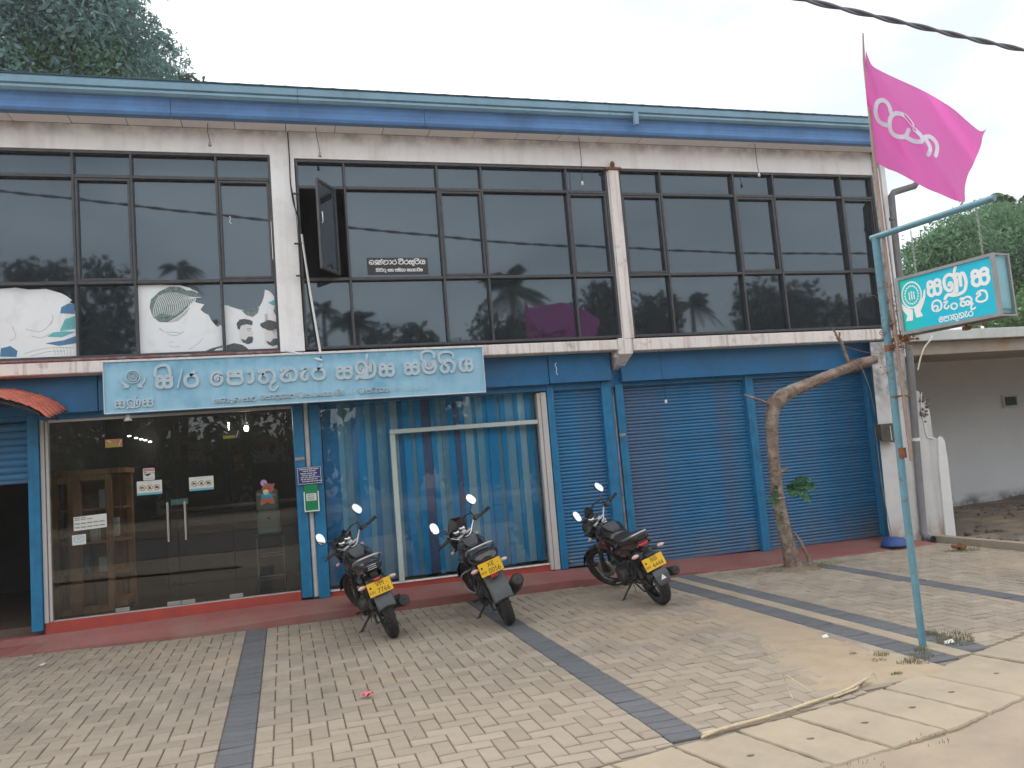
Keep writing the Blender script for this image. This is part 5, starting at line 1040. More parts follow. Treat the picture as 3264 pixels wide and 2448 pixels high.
sprig('leaves',(5.29,7.76,.55),[(5.22,7.66,.45),(5.25,7.66,.66)],.035,pt,6)
# dead vine tangle on the pole behind the hanging sign
vn=empty('dead_vine',(4.2,4.5,2),'dry brown vine tangled round the poles beneath the hanging sign','vine')
m=MB()
for k in range(60):
    z=rnd.choice([rnd.uniform(1.98,2.5),rnd.uniform(2.05,2.2)]); x=4.13+rnd.uniform(-.07,.12)*(1 if z<2.2 else .35); y=4.50+rnd.uniform(-.06,.05)
    p=[Vector((x,y,z))]; 
    for q in range(3): p.append(p[-1]+Vector((rnd.uniform(-.035,.035),rnd.uniform(-.03,.03),rnd.uniform(-.05,.03))))
    m.tube(cat_rom([tuple(v) for v in p],3),.0017,4)
m.build('vine_stems','rust',vn)
m=MB(); leaflets(m,(4.19,4.46,2.10),(.09,.05,.05),70,.03); leaflets(m,(4.13,4.5,2.28),(.03,.04,.14),60,.025); leaflets(m,(4.05,4.5,1.88),(.03,.03,.1),12,.02); m.build('dry_leaves',M('dry_leaf',(.30,.13,.05),.8,var=.4,vs=30),vn)
for p in ([(4.07,4.5,2.05),(4.02,4.5,2.0),(4.03,4.5,1.9),(4.06,4.5,1.84)],[(4.05,4.49,2.0),(3.9,4.5,2.02),(3.75,4.55,2.08)],[(4.0,4.5,2.42),(4.05,4.5,2.40),(4.07,4.5,2.30)]): m=MB(); m.tube(cat_rom(p,4),.0016,4); m.build('vine_stem','dry_leaf',vn)
m=MB(); vs=[];n_=26
for j in range(7):
    for i in range(n_):
        a=2*PI*i/n_; R=j/6*(.33+.07*math.sin(3*a)+rnd.uniform(-.02,.02)); vs.append((5.43+R*1.25*math.cos(a),7.82+R*.8*math.sin(a),.035*(1-j/6)**.6+rnd.uniform(-.004,.006)-(.012 if j==6 else 0)))
m.add(vs,[(j*n_+i,j*n_+(i+1)%n_,(j+1)*n_+(i+1)%n_,(j+1)*n_+i) for j in range(6) for i in range(n_)],True); m.build('planting_soil',M('soil',(.24,.18,.125),.95,var=.3,vs=14,bump=.8,bs=60),kind='structure')
# ------------------------------------------------------------------ sand drift, grass, litter
def sandsheet(name,X0,X1,Y0,Y1,hfun,n=90):
    m=MB(); X=np.linspace(X0,X1,n); Yv=np.linspace(Y0,Y1,int(n*1.3)); rr=random.Random(5); vs=[]
    for x in X:
        for y in Yv: vs.append((x,y,hfun(x,y)+rr.uniform(-.0012,.0012)))
    k=len(Yv); m.add(vs,[(i*k+j,(i+1)*k+j,(i+1)*k+j+1,i*k+j+1) for i in range(len(X)-1) for j in range(k-1)],True); return m.build(name,'sand',kind='stuff')
from mathutils import noise as mnoise
def hs(x,y):
    # spine of the drift runs beside the dark band
    t=max(0,min(1,(6.9-y)/2.6)); cx_=3.72-.35*t**2; w_=.10+.42*t; d=abs(x-cx_)/w_
    q=mnoise.fractal(Vector((x*2.2,y*2.2,3)),1,2,5)*.5; q2=mnoise.noise(Vector((x*14,y*14,1)))*.15
    e=.0085*(1-d*d)*(1 if y<6.9 else 0)-.004+q*.007+q2*.008
    if y<4.5: e=max(e,-.02+ (.022*(1-abs(x-3.4)/.7) if abs(x-3.4)<.7 else 0)+q*.006)
    ex=min(1,(x-2.3)/.5,(7.4-y)/.4,(y-4.0)/.05) if x<3.85 else (3.94-x)/.09
    return e*1.15-.012*(1-max(0,min(1,ex)))*2
sandsheet('sand_drift',2.3,3.95,4.0,7.4,hs)
def blades(name,spots,mat,kind='stuff'):
    m=MB()
    for (x,y,rad,n,h) in spots:
        for _ in range(n):
            a=rnd.uniform(0,2*PI); r=rad*math.sqrt(rnd.random()); px,py=x+r*math.cos(a),y+r*.7*math.sin(a); hh=h*rnd.uniform(.4,1.2); b=rnd.uniform(0,2*PI); le=rnd.uniform(.1,.7)*hh
            m.add([(px-.002,py,-.005),(px+.002,py,-.005),(px+le*math.cos(b)*.5+.0015,py+le*math.sin(b)*.5,hh*.6),(px+le*math.cos(b),py+le*math.sin(b),hh),(px+le*math.cos(b)*.5-.0015,py+le*math.sin(b)*.5,hh*.6)],[(0,1,2,3,4)])
    return m.build(name,mat,kind=kind)
M('grass',(.14,.155,.07),.8,var=.4,vs=20,stain=((.32,.26,.12),8,.45,.6,.9))
blades('grass_tufts',[(5.30,7.85,.22,260,.035),(5.55,7.72,.25,320,.035),(5.9,7.8,.2,140,.025),(4.33,4.5,.14,170,.03),(4.42,4.62,.14,120,.035),(3.72,4.5,.06,60,.03),(3.80,4.27,.10,110,.024),(3.9,4.35,.09,80,.026),(3.62,4.4,.05,40,.02),(3.70,4.28,.05,40,.02),(3.5,4.12,.04,70,.016),(4.0,4.45,.05,60,.03),(3.6,4.62,.03,24,.02),(7.5,7.45,.16,160,.04),(7.35,7.5,.1,60,.03),(4.9,7.9,.2,60,.02),(4.36,4.75,.05,60,.04),(2.45,3.12,.12,14,.012),(2.9,3.24,.12,14,.012)],'grass')
# coconut leaf midrib lying along the slab edge
pl_=empty('dry_palm_rib',(2.6,3.9,0),'long dry palm leaf rib lying along the back of the drain slabs','palm leaf')
M('straw',(.52,.42,.28),.8,var=.25,vs=20)
m=MB(); m.tube(cat_rom([(1.98,3.775,.016),(2.2,3.80,.018),(2.45,3.845,.014),(2.7,3.90,.016),(2.95,3.96,.016),(3.12,4.02,.02),(3.25,4.07,.03)],5),[.011]*6+[.010]*12+[.009]*7+[.007]*6 if False else .0095,7); m.build('rib','straw',pl_)
m=MB(); m.tube([(1.96,3.75,.012),(2.1,3.785,.02),(2.3,3.82,.014)],.007,6); m.build('rib_strand','straw',pl_); m=MB(); m.tube([(2.9,3.93,.012),(3.1,3.99,.012),(3.22,4.09,.012)],.006,6); m.build('rib_strand','straw',pl_)
for p in ([(2.83,3.98,.02),(2.76,4.14,.10),(2.74,4.17,.105),(2.70,4.03,.01)],[(3.20,4.03,.02),(3.26,4.06,.045),(3.28,4.05,.06),(3.27,4.0,.02)]):
    m=MB(); m.tube(p,.0028,5); m.build('leaflet_strand','straw',pl_)
fw=empty('pink_flower',(.45,5.46,0),'crumpled pink flower lying alone on the pavers','flower')
M('petal_pink',(.75,.17,.20),.6,var=.15,vs=40)
for k in range(6):
    a=k*1.05+.3; m=MB(); c=Vector((.45,5.46,.012)); d=Vector((math.cos(a),math.sin(a),0)); s_=Vector((-d.y,d.x,0))
    rg=[]
    for t in (0,.35,.7,1):
        w_=.006+.016*math.sin(PI*min(1,t+.15)); rg.append([c+d*.045*t+s_*w_*u_+Vector((0,0,.022*math.sin(t*2.6)+.006*(u_*u_)+rnd.uniform(-.003,.003))) for u_ in (-1,0,1)])
    m.add([p for r in rg for p in r],[(i*3+j,i*3+j+1,(i+1)*3+j+1,(i+1)*3+j) for i in range(3) for j in range(2)],True); m.build('petal','petal_pink',fw)
for x,y,s_,lb in ((-2.15,8.15,.03,'white paper scrap on the paving at the left near the step'),(3.74,5.09,.03,'small white pebble like scrap on the sand beside the dark band'),(4.28,4.5,.05,'flattened silver wrapper at the foot of the sign pole')):
    m=MB(); m.add([(x-s_,y-.01,.004),(x+s_*.6,y-.02,.006),(x+s_,y+.02,.02),(x-.3*s_,y+.025,.012)],[(0,1,2,3),(3,2,1,0)][:1]); m.add([(x-s_,y-.01,.003),(x-.3*s_,y+.025,.011),(x+s_,y+.02,.019),(x+s_*.6,y-.02,.005)],[(0,1,2,3)]); tag(m.build('litter_scrap','white_plastic',loc=(x,y,0)),lb,'litter')
lf_=MB()
for k in range(90):
    x,y=rnd.uniform(-3,7.5),rnd.uniform(3.2,8.3)
    if y<yb(x): continue
    s_=rnd.uniform(.004,.014); a=rnd.uniform(0,6.3); lf_.add([(x,y,.006),(x+s_*math.cos(a),y+s_*math.sin(a),.008),(x+s_*1.5*math.cos(a+.4),y+s_*1.5*math.sin(a+.4),.006),(x+s_*math.cos(a+.9),y+s_*math.sin(a+.9),.007)],[(0,1,2,3)])
lf_.build('leaf_litter','dry_leaf',kind='stuff')
# ------------------------------------------------------------------ motorcycles
M('rubber',(.022,.021,.020),.85,var=.35,vs=25,bump=.3,stain=((.10,.085,.07),8,.5,.75,.6)); M('bike_black',(.012,.011,.012),.22,var=.2,coat=.5,spec=.5,stain=((.06,.05,.045),3,.5,.8,.35)); M('bike_matt',(.028,.028,.028),.6,var=.2,vs=20,stain=((.09,.08,.07),5,.5,.75,.5))
M('bike_grey',(.075,.08,.085),.55,var=.15,vs=10,stain=((.13,.12,.10),6,.5,.75,.6)); M('seat_vinyl',(.022,.022,.024),.5,var=.15,bump=.1); M('engine',(.06,.055,.05),.55,metal=.5,var=.35,vs=20); M('bike_maroon',(.045,.012,.014),.25,coat=.5,var=.2,stain=((.12,.06,.03),3,.55,.75,.6))
M('chrome',(.6,.6,.6),.15,metal=1,var=.05); M('alloy',(.42,.42,.42),.35,metal=.8,var=.1); M('plate_yellow',(.80,.48,.01),.5,var=.05); M('plate_ink',(.03,.02,.015),.6); M('tail_red',(.38,.01,.015),.25,coat=.4); M('amber_lens',(.62,.42,.34),.25,coat=.4); M('mirror_glass',(.85,.87,.88),.02,metal=1,var=.01); M('glass_grey',(.20,.21,.22),.15,coat=.5); M('plate_edge',(.35,.05,.04),.5)
WB,RW=1.20,.285
def make_bike(style,plate,steer,lean,head,pos,label,dx=0):
    e=empty('motorcycle',pos,label,'motorcycle','motorcycles parked nose in at the step')
    Tw=Matrix.Translation(pos)@Matrix.Rotation(head,4,'Z')@Matrix.Rotation(lean,4,'Y')@Matrix.Scale(.94,4)
    ax=Vector((0,-.42,.907)).normalized(); P0=Vector((0,.93,.80))
    Ts=Tw@Matrix.Translation(P0)@Matrix.Rotation(steer,4,ax)@Matrix.Translation(-P0)
    HN={'handlebar','grip','switch_cluster','lever','mirror_stalk','mirror_housing','mirror_glass'}; TN={'plate_bracket','number_plate','plate_rim','plate_lettering','rear_reflector','tail_cowl','tail_decal','tail_light','tail_light_bar','grab_rail'} ; TY={1:.06,2:.06,3:.12}[style]; TZ={1:.055,2:.06,3:.01}[style]
    pass
    def mk(name,mat,fn,parent=e,S=False,label=None):
        m=MB(); fn(m)
        if name in HN: m.v=[(x,y,z-.085) for x,y,z in m.v]
        if name in TN: m.v=[(x,y+TY,z+TZ) for x,y,z in m.v]
        m.xf(Ts if S else Tw); return m.build(name,mat,parent,label=label)
    V=Vector
    # wheels -----------------------------------------------------------
    def wheel(y,tw,S,disc):
        c=V((0,y,RW)); ro=RW
        prof=[(-tw*.55,ro-.075),(-tw,ro-.05),(-tw*.95,ro-.025),(-tw*.6,ro-.006),(0,ro),(tw*.6,ro-.006),(tw*.95,ro-.025),(tw,ro-.05),(tw*.55,ro-.075)]
        def tyre(m):
            rg=[]
            n_=72
            for k in range(n_+1):
                a=2*PI*k/n_; tr=.0045 if (k%2==0) else 0
                rg.append([V((x,y+(r-(tr if 1<i<7 and i!=4 else 0))*math.cos(a),RW+(r-(tr if 1<i<7 and i!=4 else 0))*math.sin(a))) for i,(x,r) in enumerate(prof)])
            m.loft(rg,cap=False,smooth=False,closed=True)
        w=mk('wheel','rubber',tyre,S=S)
        def rim(m):
            n_=40; pr=[(-tw*.6,ro-.073),(-tw*.6,ro-.088),(-tw*.25,ro-.098),(tw*.25,ro-.098),(tw*.6,ro-.088),(tw*.6,ro-.073)]
            m.loft([[V((x,y+r*math.cos(2*PI*k/n_),RW+r*math.sin(2*PI*k/n_))) for x,r in pr] for k in range(n_+1)],cap=False,smooth=False)
        mk('rim','bike_black' if style!=2 else 'bike_matt',rim,w,S)
        for k in range(5):
            a=2*PI*k/5+.4
            def sp(m):
                for off in (-.16,.16):
                    m.tube([c+V((.0,.045*math.cos(a),.045*math.sin(a))),c+V((0,.11*math.cos(a),.11*math.sin(a))),c+V((0,(ro-.095)*math.cos(a+off),(ro-.095)*math.sin(a+off)))],[.013,.012,.009],6)
            mk('spoke','bike_black',sp,w,S)
        mk('hub','engine',lambda m:m.lathe([(.0005,-.06),(.055,-.06),(.06,-.03),(.04,-.02),(.04,.03),(.02,.06),(.0005,.06)],lambda a,b,h:c+V((h,a,b)),20),w,S)
        if disc: mk('brake_disc','alloy',lambda m:m.lathe([(.06,-.052),(.11,-.052),(.11,-.048),(.06,-.048)],lambda a,b,h:c+V((h,a,b)),28),w,S)
        return w
    wheel(0,.052,False,False); wheel(WB,.040,True,True)
    # frame and engine
    def frame(m):
        m.tube(cat_rom([(0,.93,.78),(0,.80,.56),(0,.74,.36),(0,.62,.24),(0,.40,.24)],4),.018,8); m.tube(cat_rom([(0,.93,.80),(0,.6,.66),(0,.3,.60),(0,.0,.62),(0,-.16,.66)],4),.018,8)
        for s in (-1,1): m.tube(cat_rom([(s*.05,.42,.62),(s*.06,.38,.42),(s*.05,.40,.26)],4),.015,7); m.tube([(s*.07,.32,.60),(s*.085,.12,.60),(s*.08,-.18,.68)],.011,7); m.tube([(s*.06,.38,.36),(s*.09,.18,.50),(s*.09,.02,.60)],.010,6)
        m.tube([(0,.905,.86),(0,.965,.72)],.028,10)
    mk('frame','bike_black',frame)
    mk('swingarm','bike_matt',lambda m:[m.tube([(s*.065,.40,.31),(s*.085,.2,.29),(s*.09,-.04,.285)],.016,8) for s in (-1,1)])
    def eng(m):
        m.bbox(-.12,.12,.42,.72,.19,.37,.03); m.lathe([(.0005,-.155),(.085,-.155),(.095,-.12),(.095,.12),(.085,.155),(.0005,.155)],lambda a,b,h:V((h,.50+a,.28+b)),20); m.bbox(-.07,.07,.60,.74,.34,.40,.01)
    en=mk('engine_block','engine',eng)
    def fins(m):
        for k in range(7):
            T=Matrix.Translation((0,.68,.38+k*.021))@Matrix.Rotation(-.25,4,'X'); m.bbox(-.075,.075,-.075,.075,-.004,.004,.002,T)
        m.bbox(-.05,.05,.62,.74,.38,.54,.01); m.bbox(-.03,.03,.5,.6,.44,.52,.01)
    mk('cylinder_fins','alloy' if False else 'engine',fins,en)
    mk('carburettor','engine',lambda m:m.tube([(0,.62,.48),(0,.44,.50)],.03,10),en)
    # exhaust on the right side
    def ex(m):
        m.tube(cat_rom([(.02,.76,.44),(.05,.82,.34),(.07,.74,.20),(.10,.5,.16),(.13,.3,.19),(.145,.18,.235)],4),.018,10)
    exh=mk('exhaust_pipe','engine',ex)
    if style==1: q=[((.15,.22,.24),.035),((.155,.10,.27),.052),((.165,-.12,.31),.055),((.172,-.22,.33),.055),((.174,-.235,.333),.047)]
    elif style==2: q=[((.15,.24,.22),.035),((.16,.12,.27),.060),((.175,-.08,.34),.068),((.19,-.24,.41),.062),((.192,-.255,.415),.045)]
    else: q=[((.15,.22,.24),.03),((.155,.10,.26),.045),((.165,-.14,.30),.046),((.172,-.24,.32),.046),((.173,-.25,.322),.038)]
    mk('silencer','bike_matt',lambda m:m.tube([a for a,_ in q],[b for _,b in q],18),exh)
    a=V(q[-1][0]); b=V(q[-2][0]); d=(a-b).normalized()
    mk('silencer_end','engine',lambda m:(m.tube([a-d*.004,a+d*.006],[.034,.03],16),),exh); mk('silencer_mouth','black',lambda m:m.tube([a+d*.001,a+d*.008],.013,12),exh)
    # shocks with coil springs
    for s in (-1,1):
        def sh(m):
            p0,p1=V((s*.105,-.02,.33)),V((s*.10,.07,.62)); dd=(p1-p0); m.tube([p0,p1],.011,8); m.tube([p0,p0+dd*.3],.018,8); pts=[]
            u=dd.normalized().cross(V((1,0,0))).normalized(); w_=dd.normalized().cross(u)
            for k in range(80):
                t=.28+.62*k/79; an=k/79*2*PI*8; pts.append(p0+dd*t+(u*math.cos(an)+w_*math.sin(an))*.027)
            m.tube(pts,.0048,5)
        mk('shock_absorber','bike_matt' if style!=2 else 'engine',sh)
    mk('chain_guard','bike_black',lambda m:(m.bbox(-.10,-.085,.02,.38,.33,.36,.005),m.bbox(-.10,-.085,.02,.38,.24,.262,.005)))
    # foot pegs, saree guard, stand
    for s in (-1,1): mk('foot_peg','rubber',lambda m:(m.tube([(s*.08,.36,.27),(s*.23,.34,.275)],.014,8),m.tube([(s*.10,.14,.31),(s*.20,.12,.32)],.012,8),m.tube([(s*.095,.3,.45),(s*.10,.14,.31)],.009,6)))
    mk('gear_lever','worn_steel',lambda m:m.tube([(-.12,.42,.22),(-.15,.52,.23),(-.20,.56,.24)],.006,6))
    def stand(m):
        inv=Tw.inverted(); foot=inv@V((pos[0]-.225*math.cos(head)-.42*math.sin(head),pos[1]+.42*math.cos(head)-.225*math.sin(head),.008)); m.tube([(-.07,.42,.22),foot+V((.03,.0,.03)),foot],[.013,.011,.010],8); m.tube([foot+V((-.03,-.015,0)),foot+V((.02,.02,0))],.009,6); m.tube([(-.09,.36,.24),(-.13,.24,.16)],.004,5)
    mk('side_stand','bike_matt',stand)
    if style!=3 or True:
        mk('centre_stand','bike_matt',lambda m:(m.tube([(-.08,.33,.22),(-.09,.12,.16)],.010,6),m.tube([(.08,.33,.22),(.09,.12,.16)],.010,6),m.tube([(-.09,.12,.16),(.09,.12,.16)],.008,6)))
    if style==2: mk('saree_guard','bike_black',lambda m:(m.tube(cat_rom([(-.10,.30,.56),(-.16,.28,.44),(-.17,.18,.30),(-.16,.02,.25),(-.13,-.10,.30)],4),.006,6),m.tube(cat_rom([(-.10,-.12,.6),(-.16,-.08,.44),(-.16,-.02,.30),(-.15,.02,.25)],4),.006,6),m.tube(cat_rom([(-.11,.05,.60),(-.165,.08,.42),(-.17,.10,.26)],4),.005,6)))
    if style==2: mk('crash_guard','worn_steel',lambda m:m.tube(cat_rom([(-.05,.80,.50),(-.2,.82,.48),(-.22,.82,.36),(-.14,.74,.26),(-.04,.72,.26)],4),.008,7))
    # bodies as lofts of super-ellipse rings (y, z centre, half width, half height)
    def loftb(m,secs,p=2.6,n=20):
        rg=[]
        for y,z,w_,h in secs:
            rg.append([V((w_*math.copysign(abs(math.cos(2*PI*k/n))**(2/p),math.cos(2*PI*k/n)),y,z+h*math.copysign(abs(math.sin(2*PI*k/n))**(2/p),math.sin(2*PI*k/n)))) for k in range(n)])
        m.loft(rg)
    tk='bike_black'
    tank=mk('fuel_tank',tk,lambda m:loftb(m,[(.395,.665,.05,.035),(.42,.68,.085,.055),(.52,.70,.125,.085),(.66,.73,.155,.11),(.78,.745,.145,.105),(.87,.735,.10,.07),(.90,.73,.05,.035)]))
    mk('tank_pad','bike_grey',lambda m:loftb(m,[(.47,.775,.05,.012),(.55,.800,.07,.012),(.64,.832,.075,.012),(.66,.838,.06,.008)]),tank); mk('filler_cap','chrome',lambda m:m.lathe([(.0005,.0),(.032,.0),(.03,.008),(.0005,.01)],lambda a,b,h:V((a,.73+b,.848+h)),18),tank)
    for s in (-1,1): mk('tank_shroud',tk if style!=3 else 'bike_maroon',lambda m:m.loft([[V((s*(.13+w_*.5),y,z)) ,V((s*(.155+w_),y+.0,z-.07)),V((s*(.12+w_*.3),y,z-.14)),V((s*.10,y,z-.05))] for y,z,w_ in ((.56,.70,.0),(.68,.715,.02),(.80,.71,.025),(.92,.66,-.02))],smooth=True))
    for s in (-1,1): mk('side_panel','bike_maroon' if style==3 else tk,lambda m:m.loft([[V((s*.085,y,z+h)),V((s*(.115+w_),y,z)),V((s*.085,y,z-h)),V((s*.06,y,z))] for y,z,h,w_ in ((.46,.57,.03,0),(.38,.56,.09,.01),(.22,.57,.08,.01),(.08,.61,.05,0))],smooth=True))
    # seat, tail cowl, rail
    sz={1:.0,2:.0,3:.0}[style]
    mk('seat','seat_vinyl',lambda m:loftb(m,[(.47,.70,.05,.03),(.42,.695,.085,.045),(.30,.685,.115,.045),(.16,.69,.125,.045),(.10,.715,.125,.05),(-.02,.73,.115,.045),(-.15,.745,.09,.035),(-.18,.75,.05,.02)],3))
    if style==1:
        tail=mk('tail_cowl',tk,lambda m:loftb(m,[(.22,.615,.09,.05),(.05,.63,.125,.06),(-.12,.66,.12,.055),(-.22,.675,.105,.05),(-.26,.675,.085,.04)],3))
        mk('tail_light','black',lambda m:loftb(m,[(-.25,.675,.088,.042),(-.282,.672,.076,.034),(-.288,.671,.06,.024)],3.5),tail)
        for k in range(3): mk('tail_light_bar','chrome',lambda m:m.tube(cat_rom([(-.06,-.280,.655+k*.017),(0,-.293,.658+k*.018),(.06,-.280,.655+k*.017)],3),.0035,6),tail)
        mk('grab_rail','alloy',lambda m:m.tube(cat_rom([(-.125,-.0,.70),(-.13,-.12,.735),(-.09,-.24,.765),(0,-.255,.77),(.09,-.24,.765),(.13,-.12,.735),(.125,0,.70)],4),.012,8))
    elif style==2:
        tail=mk('tail_cowl','bike_black',lambda m:loftb(m,[(.25,.61,.09,.05),(.08,.635,.14,.065),(-.08,.665,.155,.07),(-.20,.665,.14,.065),(-.27,.65,.10,.05),(-.30,.64,.05,.03)],2.4))
        mk('tail_decal',M('bronze_decal',(.28,.13,.04),.3,var=.4),lambda m:loftb(m,[(-.255,.668,.02,.015),(-.292,.66,.05,.018),(-.297,.655,.03,.01)]),tail)
        mk('grab_rail','alloy',lambda m:m.tube(cat_rom([(-.14,.02,.70),(-.14,-.10,.74),(-.10,-.20,.765),(0,-.22,.77),(.10,-.20,.765),(.14,-.10,.74),(.14,.02,.70)],4),.012,8)); 
    else:
        tail=mk('tail_cowl','bike_maroon',lambda m:loftb(m,[(.24,.60,.08,.045),(.08,.62,.105,.055),(-.10,.655,.10,.055),(-.22,.68,.085,.045),(-.27,.685,.06,.03)],3))
        mk('tail_light','tail_red',lambda m:loftb(m,[(-.265,.668,.058,.02),(-.283,.66,.052,.016),(-.288,.655,.03,.008)],3),tail)
        mk('grab_rail','alloy',lambda m:m.tube(cat_rom([(-.10,.06,.70),(-.115,-.10,.735),(-.08,-.24,.77),(0,-.26,.775),(.08,-.24,.77),(.115,-.10,.735),(.10,.06,.70)],4),.013,8))
    # rear mudguard and number plate
    gm={1:'bike_grey',2:'bike_grey',3:'bike_grey'}[style]; w0={1:.086,2:.098,3:.084}[style]
    arc=[(math.radians(a),.325) for a in ((60,80,100,118) if style==3 else (60,90,115,140,160,172 if style==2 else 165))]
    def mud(m):
        rg=[]
        for an,R_ in arc:
            y,z=-(-math.cos(an))*R_*1.0,RW+R_*math.sin(an)
            y=math.cos(an)*R_; 
            if an>PI/2: y*=.98
            rg.append([V((x,y-(0 if abs(x)<w0*.9 else -.018*math.cos(an)*0),z-(abs(x)/w0)**2*.022)) for x in (-w0,-w0*.7,0,w0*.7,w0)]+[V((x,y*.975,z-.012-(abs(x)/w0)**2*.02)) for x in (w0*.96,0,-w0*.96)])
        m.loft(rg,smooth=True)
    mg=mk('rear_mudguard',gm,mud)
    if style==3: mk('mud_flap',gm,lambda m:m.loft([[V((-w_,y,z)),V((w_,y,z)),V((w_,y+.012,z)),V((-w_,y+.012,z))] for y,z,w_ in ((-.27,.408,.070),(-.298,.36,.076),(-.308,.30,.070),(-.305,.265,.048))],smooth=False))
    if style==3: mk('white_triangle','sign_white',lambda m:m.add([(-.028,-.309,.318),(.032,-.309,.318),(.002,-.3035,.368)],[(0,1,2)][::1]))
    pc={1:(-.335,.485,-.16),2:(-.33,.565,-.12),3:(-.352,.475,-.25)}[style]
    Pm=Matrix.Translation((0,pc[0],pc[1]))@Matrix.Rotation(pc[2],4,'X'); PWd,PH=.112,.062
    pl=mk('number_plate','plate_yellow',lambda m:(m.bbox(-PWd,PWd,-.003,.003,-PH,PH,.0025,Pm)))
    mk('plate_rim','plate_edge',lambda m:[m.box(a,b,.0031,.006,c,d,Pm) for a,b,c,d in ((-PWd-.003,PWd+.003,-PH-.003,PH+.003),)],pl)
    def ptxt(m):
        F=lambda ox,oz:(lambda x,y,d:Pm@V((ox+x,-.0036-d,oz+y)))
        text(m,plate[0],.062,F(.008,.010),.0,sx=.95); text(m,plate[1],.064,F(.028,-.050),.0,sx=.95); text(m,'NW',.040,F(-.078,-.040),.0,sx=.75); text(m,'-',.05,F(.078,.012),.0) if style!=3 else None
        m.add([Pm@V((-.085+.010*math.cos(2*PI*k/8),-.0036,.018+.012*math.sin(2*PI*k/8))) for k in range(8)],[tuple(range(7,-1,-1))])
    mk('plate_lettering','plate_ink',ptxt,pl)
    mk('plate_bracket','bike_matt',lambda m:(m.bbox(-.05,.05,pc[0]+.012,-.18,pc[1]-.03,pc[1]+.09 if style!=2 else pc[1]+.05,.006),m.bbox(-.03,.03,-.27,-.08,.58,.63,.005)))
    if style!=3: mk('rear_reflector','tail_red',lambda m:m.bbox(-.035,.035,pc[0]-.012,pc[0]+.03,pc[1]+PH-.002 if style==1 else pc[1]-PH-.04,pc[1]+PH+.028 if style==1 else pc[1]-PH+.004,.008))
    iz={1:.575,2:.63,3:.60}[style]; iy=-.19
    for s in (-1,1):
        ind=mk('indicator','bike_black',lambda m:m.tube([(s*.05,iy+.02,iz),(s*.115,iy,iz-.005)],.010,7))
        mk('indicator_lens','amber_lens',lambda m:m.loft([[V((s*(.11+t*.075),iy+w_*math.sin(2*PI*k/10)*1.1,iz+w_*.85*math.cos(2*PI*k/10))) for k in range(10)] for t,w_ in ((0,.010),(.3,.024),(.7,.023),(1,.008))]),ind)
    # front end (turns with the bars)
    mk('fork','alloy',lambda m:[m.tube([(s*.085,.965-.42*.0+.0,.79),(s*.085,1.09,.53)],.016,10) for s in (-1,1)],S=True)
    mk('fork_slider','engine',lambda m:[m.tube([(s*.085,1.09,.55),(s*.085,1.215,.275)],.023,10) for s in (-1,1)],S=True)
    mk('front_mudguard',tk,lambda m:m.loft([[V((x,WB+math.cos(an)*.305,RW+math.sin(an)*.305-(abs(x)/.06)**2*.018)) for x in (-.06,-.035,0,.035,.06)]+[V((x,WB+math.cos(an)*.295,RW+math.sin(an)*.295-(abs(x)/.06)**2*.014)) for x in (.055,0,-.055)] for an in [math.radians(k) for k in (25,50,75,95,120,150,175)]]),S=True)
    def bars(m):
        cy_,cz_=.90,.93
        for s in (-1,1): m.tube(cat_rom([(0,cy_+.01,cz_-.03),(s*.07,cy_+.005,cz_-.02),(s*.14,cy_,cz_+.035),(s*.20,cy_-.02,cz_+.075),(s*.36,cy_-.09,cz_+.085)],4),.011,9)
        for s in (-1,1): m.tube([(s*.045,.925,.85),(s*.045,cy_+.01,cz_-.02)],.016,8)
    mk('handlebar','chrome' if style==2 else 'alloy',bars,S=True)
    mk('yoke','alloy',lambda m:(m.bbox(-.11,.11,.90,.975,.845,.87,.008),m.bbox(-.03,.03,.88,.93,.87,.90,.005),m.bbox(-.105,.105,.96,1.02,.73,.75,.006)),S=True)
    for s in (-1,1):
        mk('grip','rubber',lambda m:m.tube([(s*.255,.835,1.010),(s*.37,.805,1.016),(s*.378,.803,1.017)],[.0175,.0175,.021],10),S=True)
        mk('switch_cluster','bike_matt',lambda m:m.bbox(s*.195-.025,s*.195+.04*s+.012,.85-.03,.85+.03,.99,1.035,.008),S=True)
        mk('lever','bike_black',lambda m:m.tube(cat_rom([(s*.20,.87,1.015),(s*.24,.905,1.01),(s*.32,.885,.995),(s*.385,.862,.995)],3),.0065,6),S=True)
        mi=mk('mirror_stalk','bike_black',lambda m:m.tube(cat_rom([(s*.20,.86,1.02),(s*.19,.865,1.10),(s*.235,.87,1.13),(s*.27,.875,1.155)],4),.0065,7),S=True)
        tilt=1 if style!=3 else .7
        Mm=Matrix.Translation((s*.285,.875,1.20))@Matrix.Rotation(-s*.30,4,'Y')@Matrix.Rotation(math.radians(-14),4,'X')@Matrix.Rotation(s*.06,4,'Z')
        sh=[(-.055,-.03),(-.04,-.052),(0,-.058),(.045,-.045),(.06,-.015),(.058,.03),(.03,.055),(-.015,.056),(-.048,.035),(-.06,.0)] if s>0 else None
        sh=[(.055*x/.06*1.0,.052*z/.058) for x,z in (sh or [(-a_,b_) for a_,b_ in [(-.055,-.03),(-.04,-.052),(0,-.058),(.045,-.045),(.06,-.015),(.058,.03),(.03,.055),(-.015,.056),(-.048,.035),(-.06,.0)]])]
        sh=[(x*.78,z*1.15) for x,z in sh]
        def housing(m):
            rg=[[Mm@V((x*k_,yy,z*k_)) for x,z in cat_rom(sh+[sh[0]],3)[:-1]] for k_,yy in ((1.08,-.004),(1.1,.006),(.9,.022),(.45,.032))]; m.loft(rg)
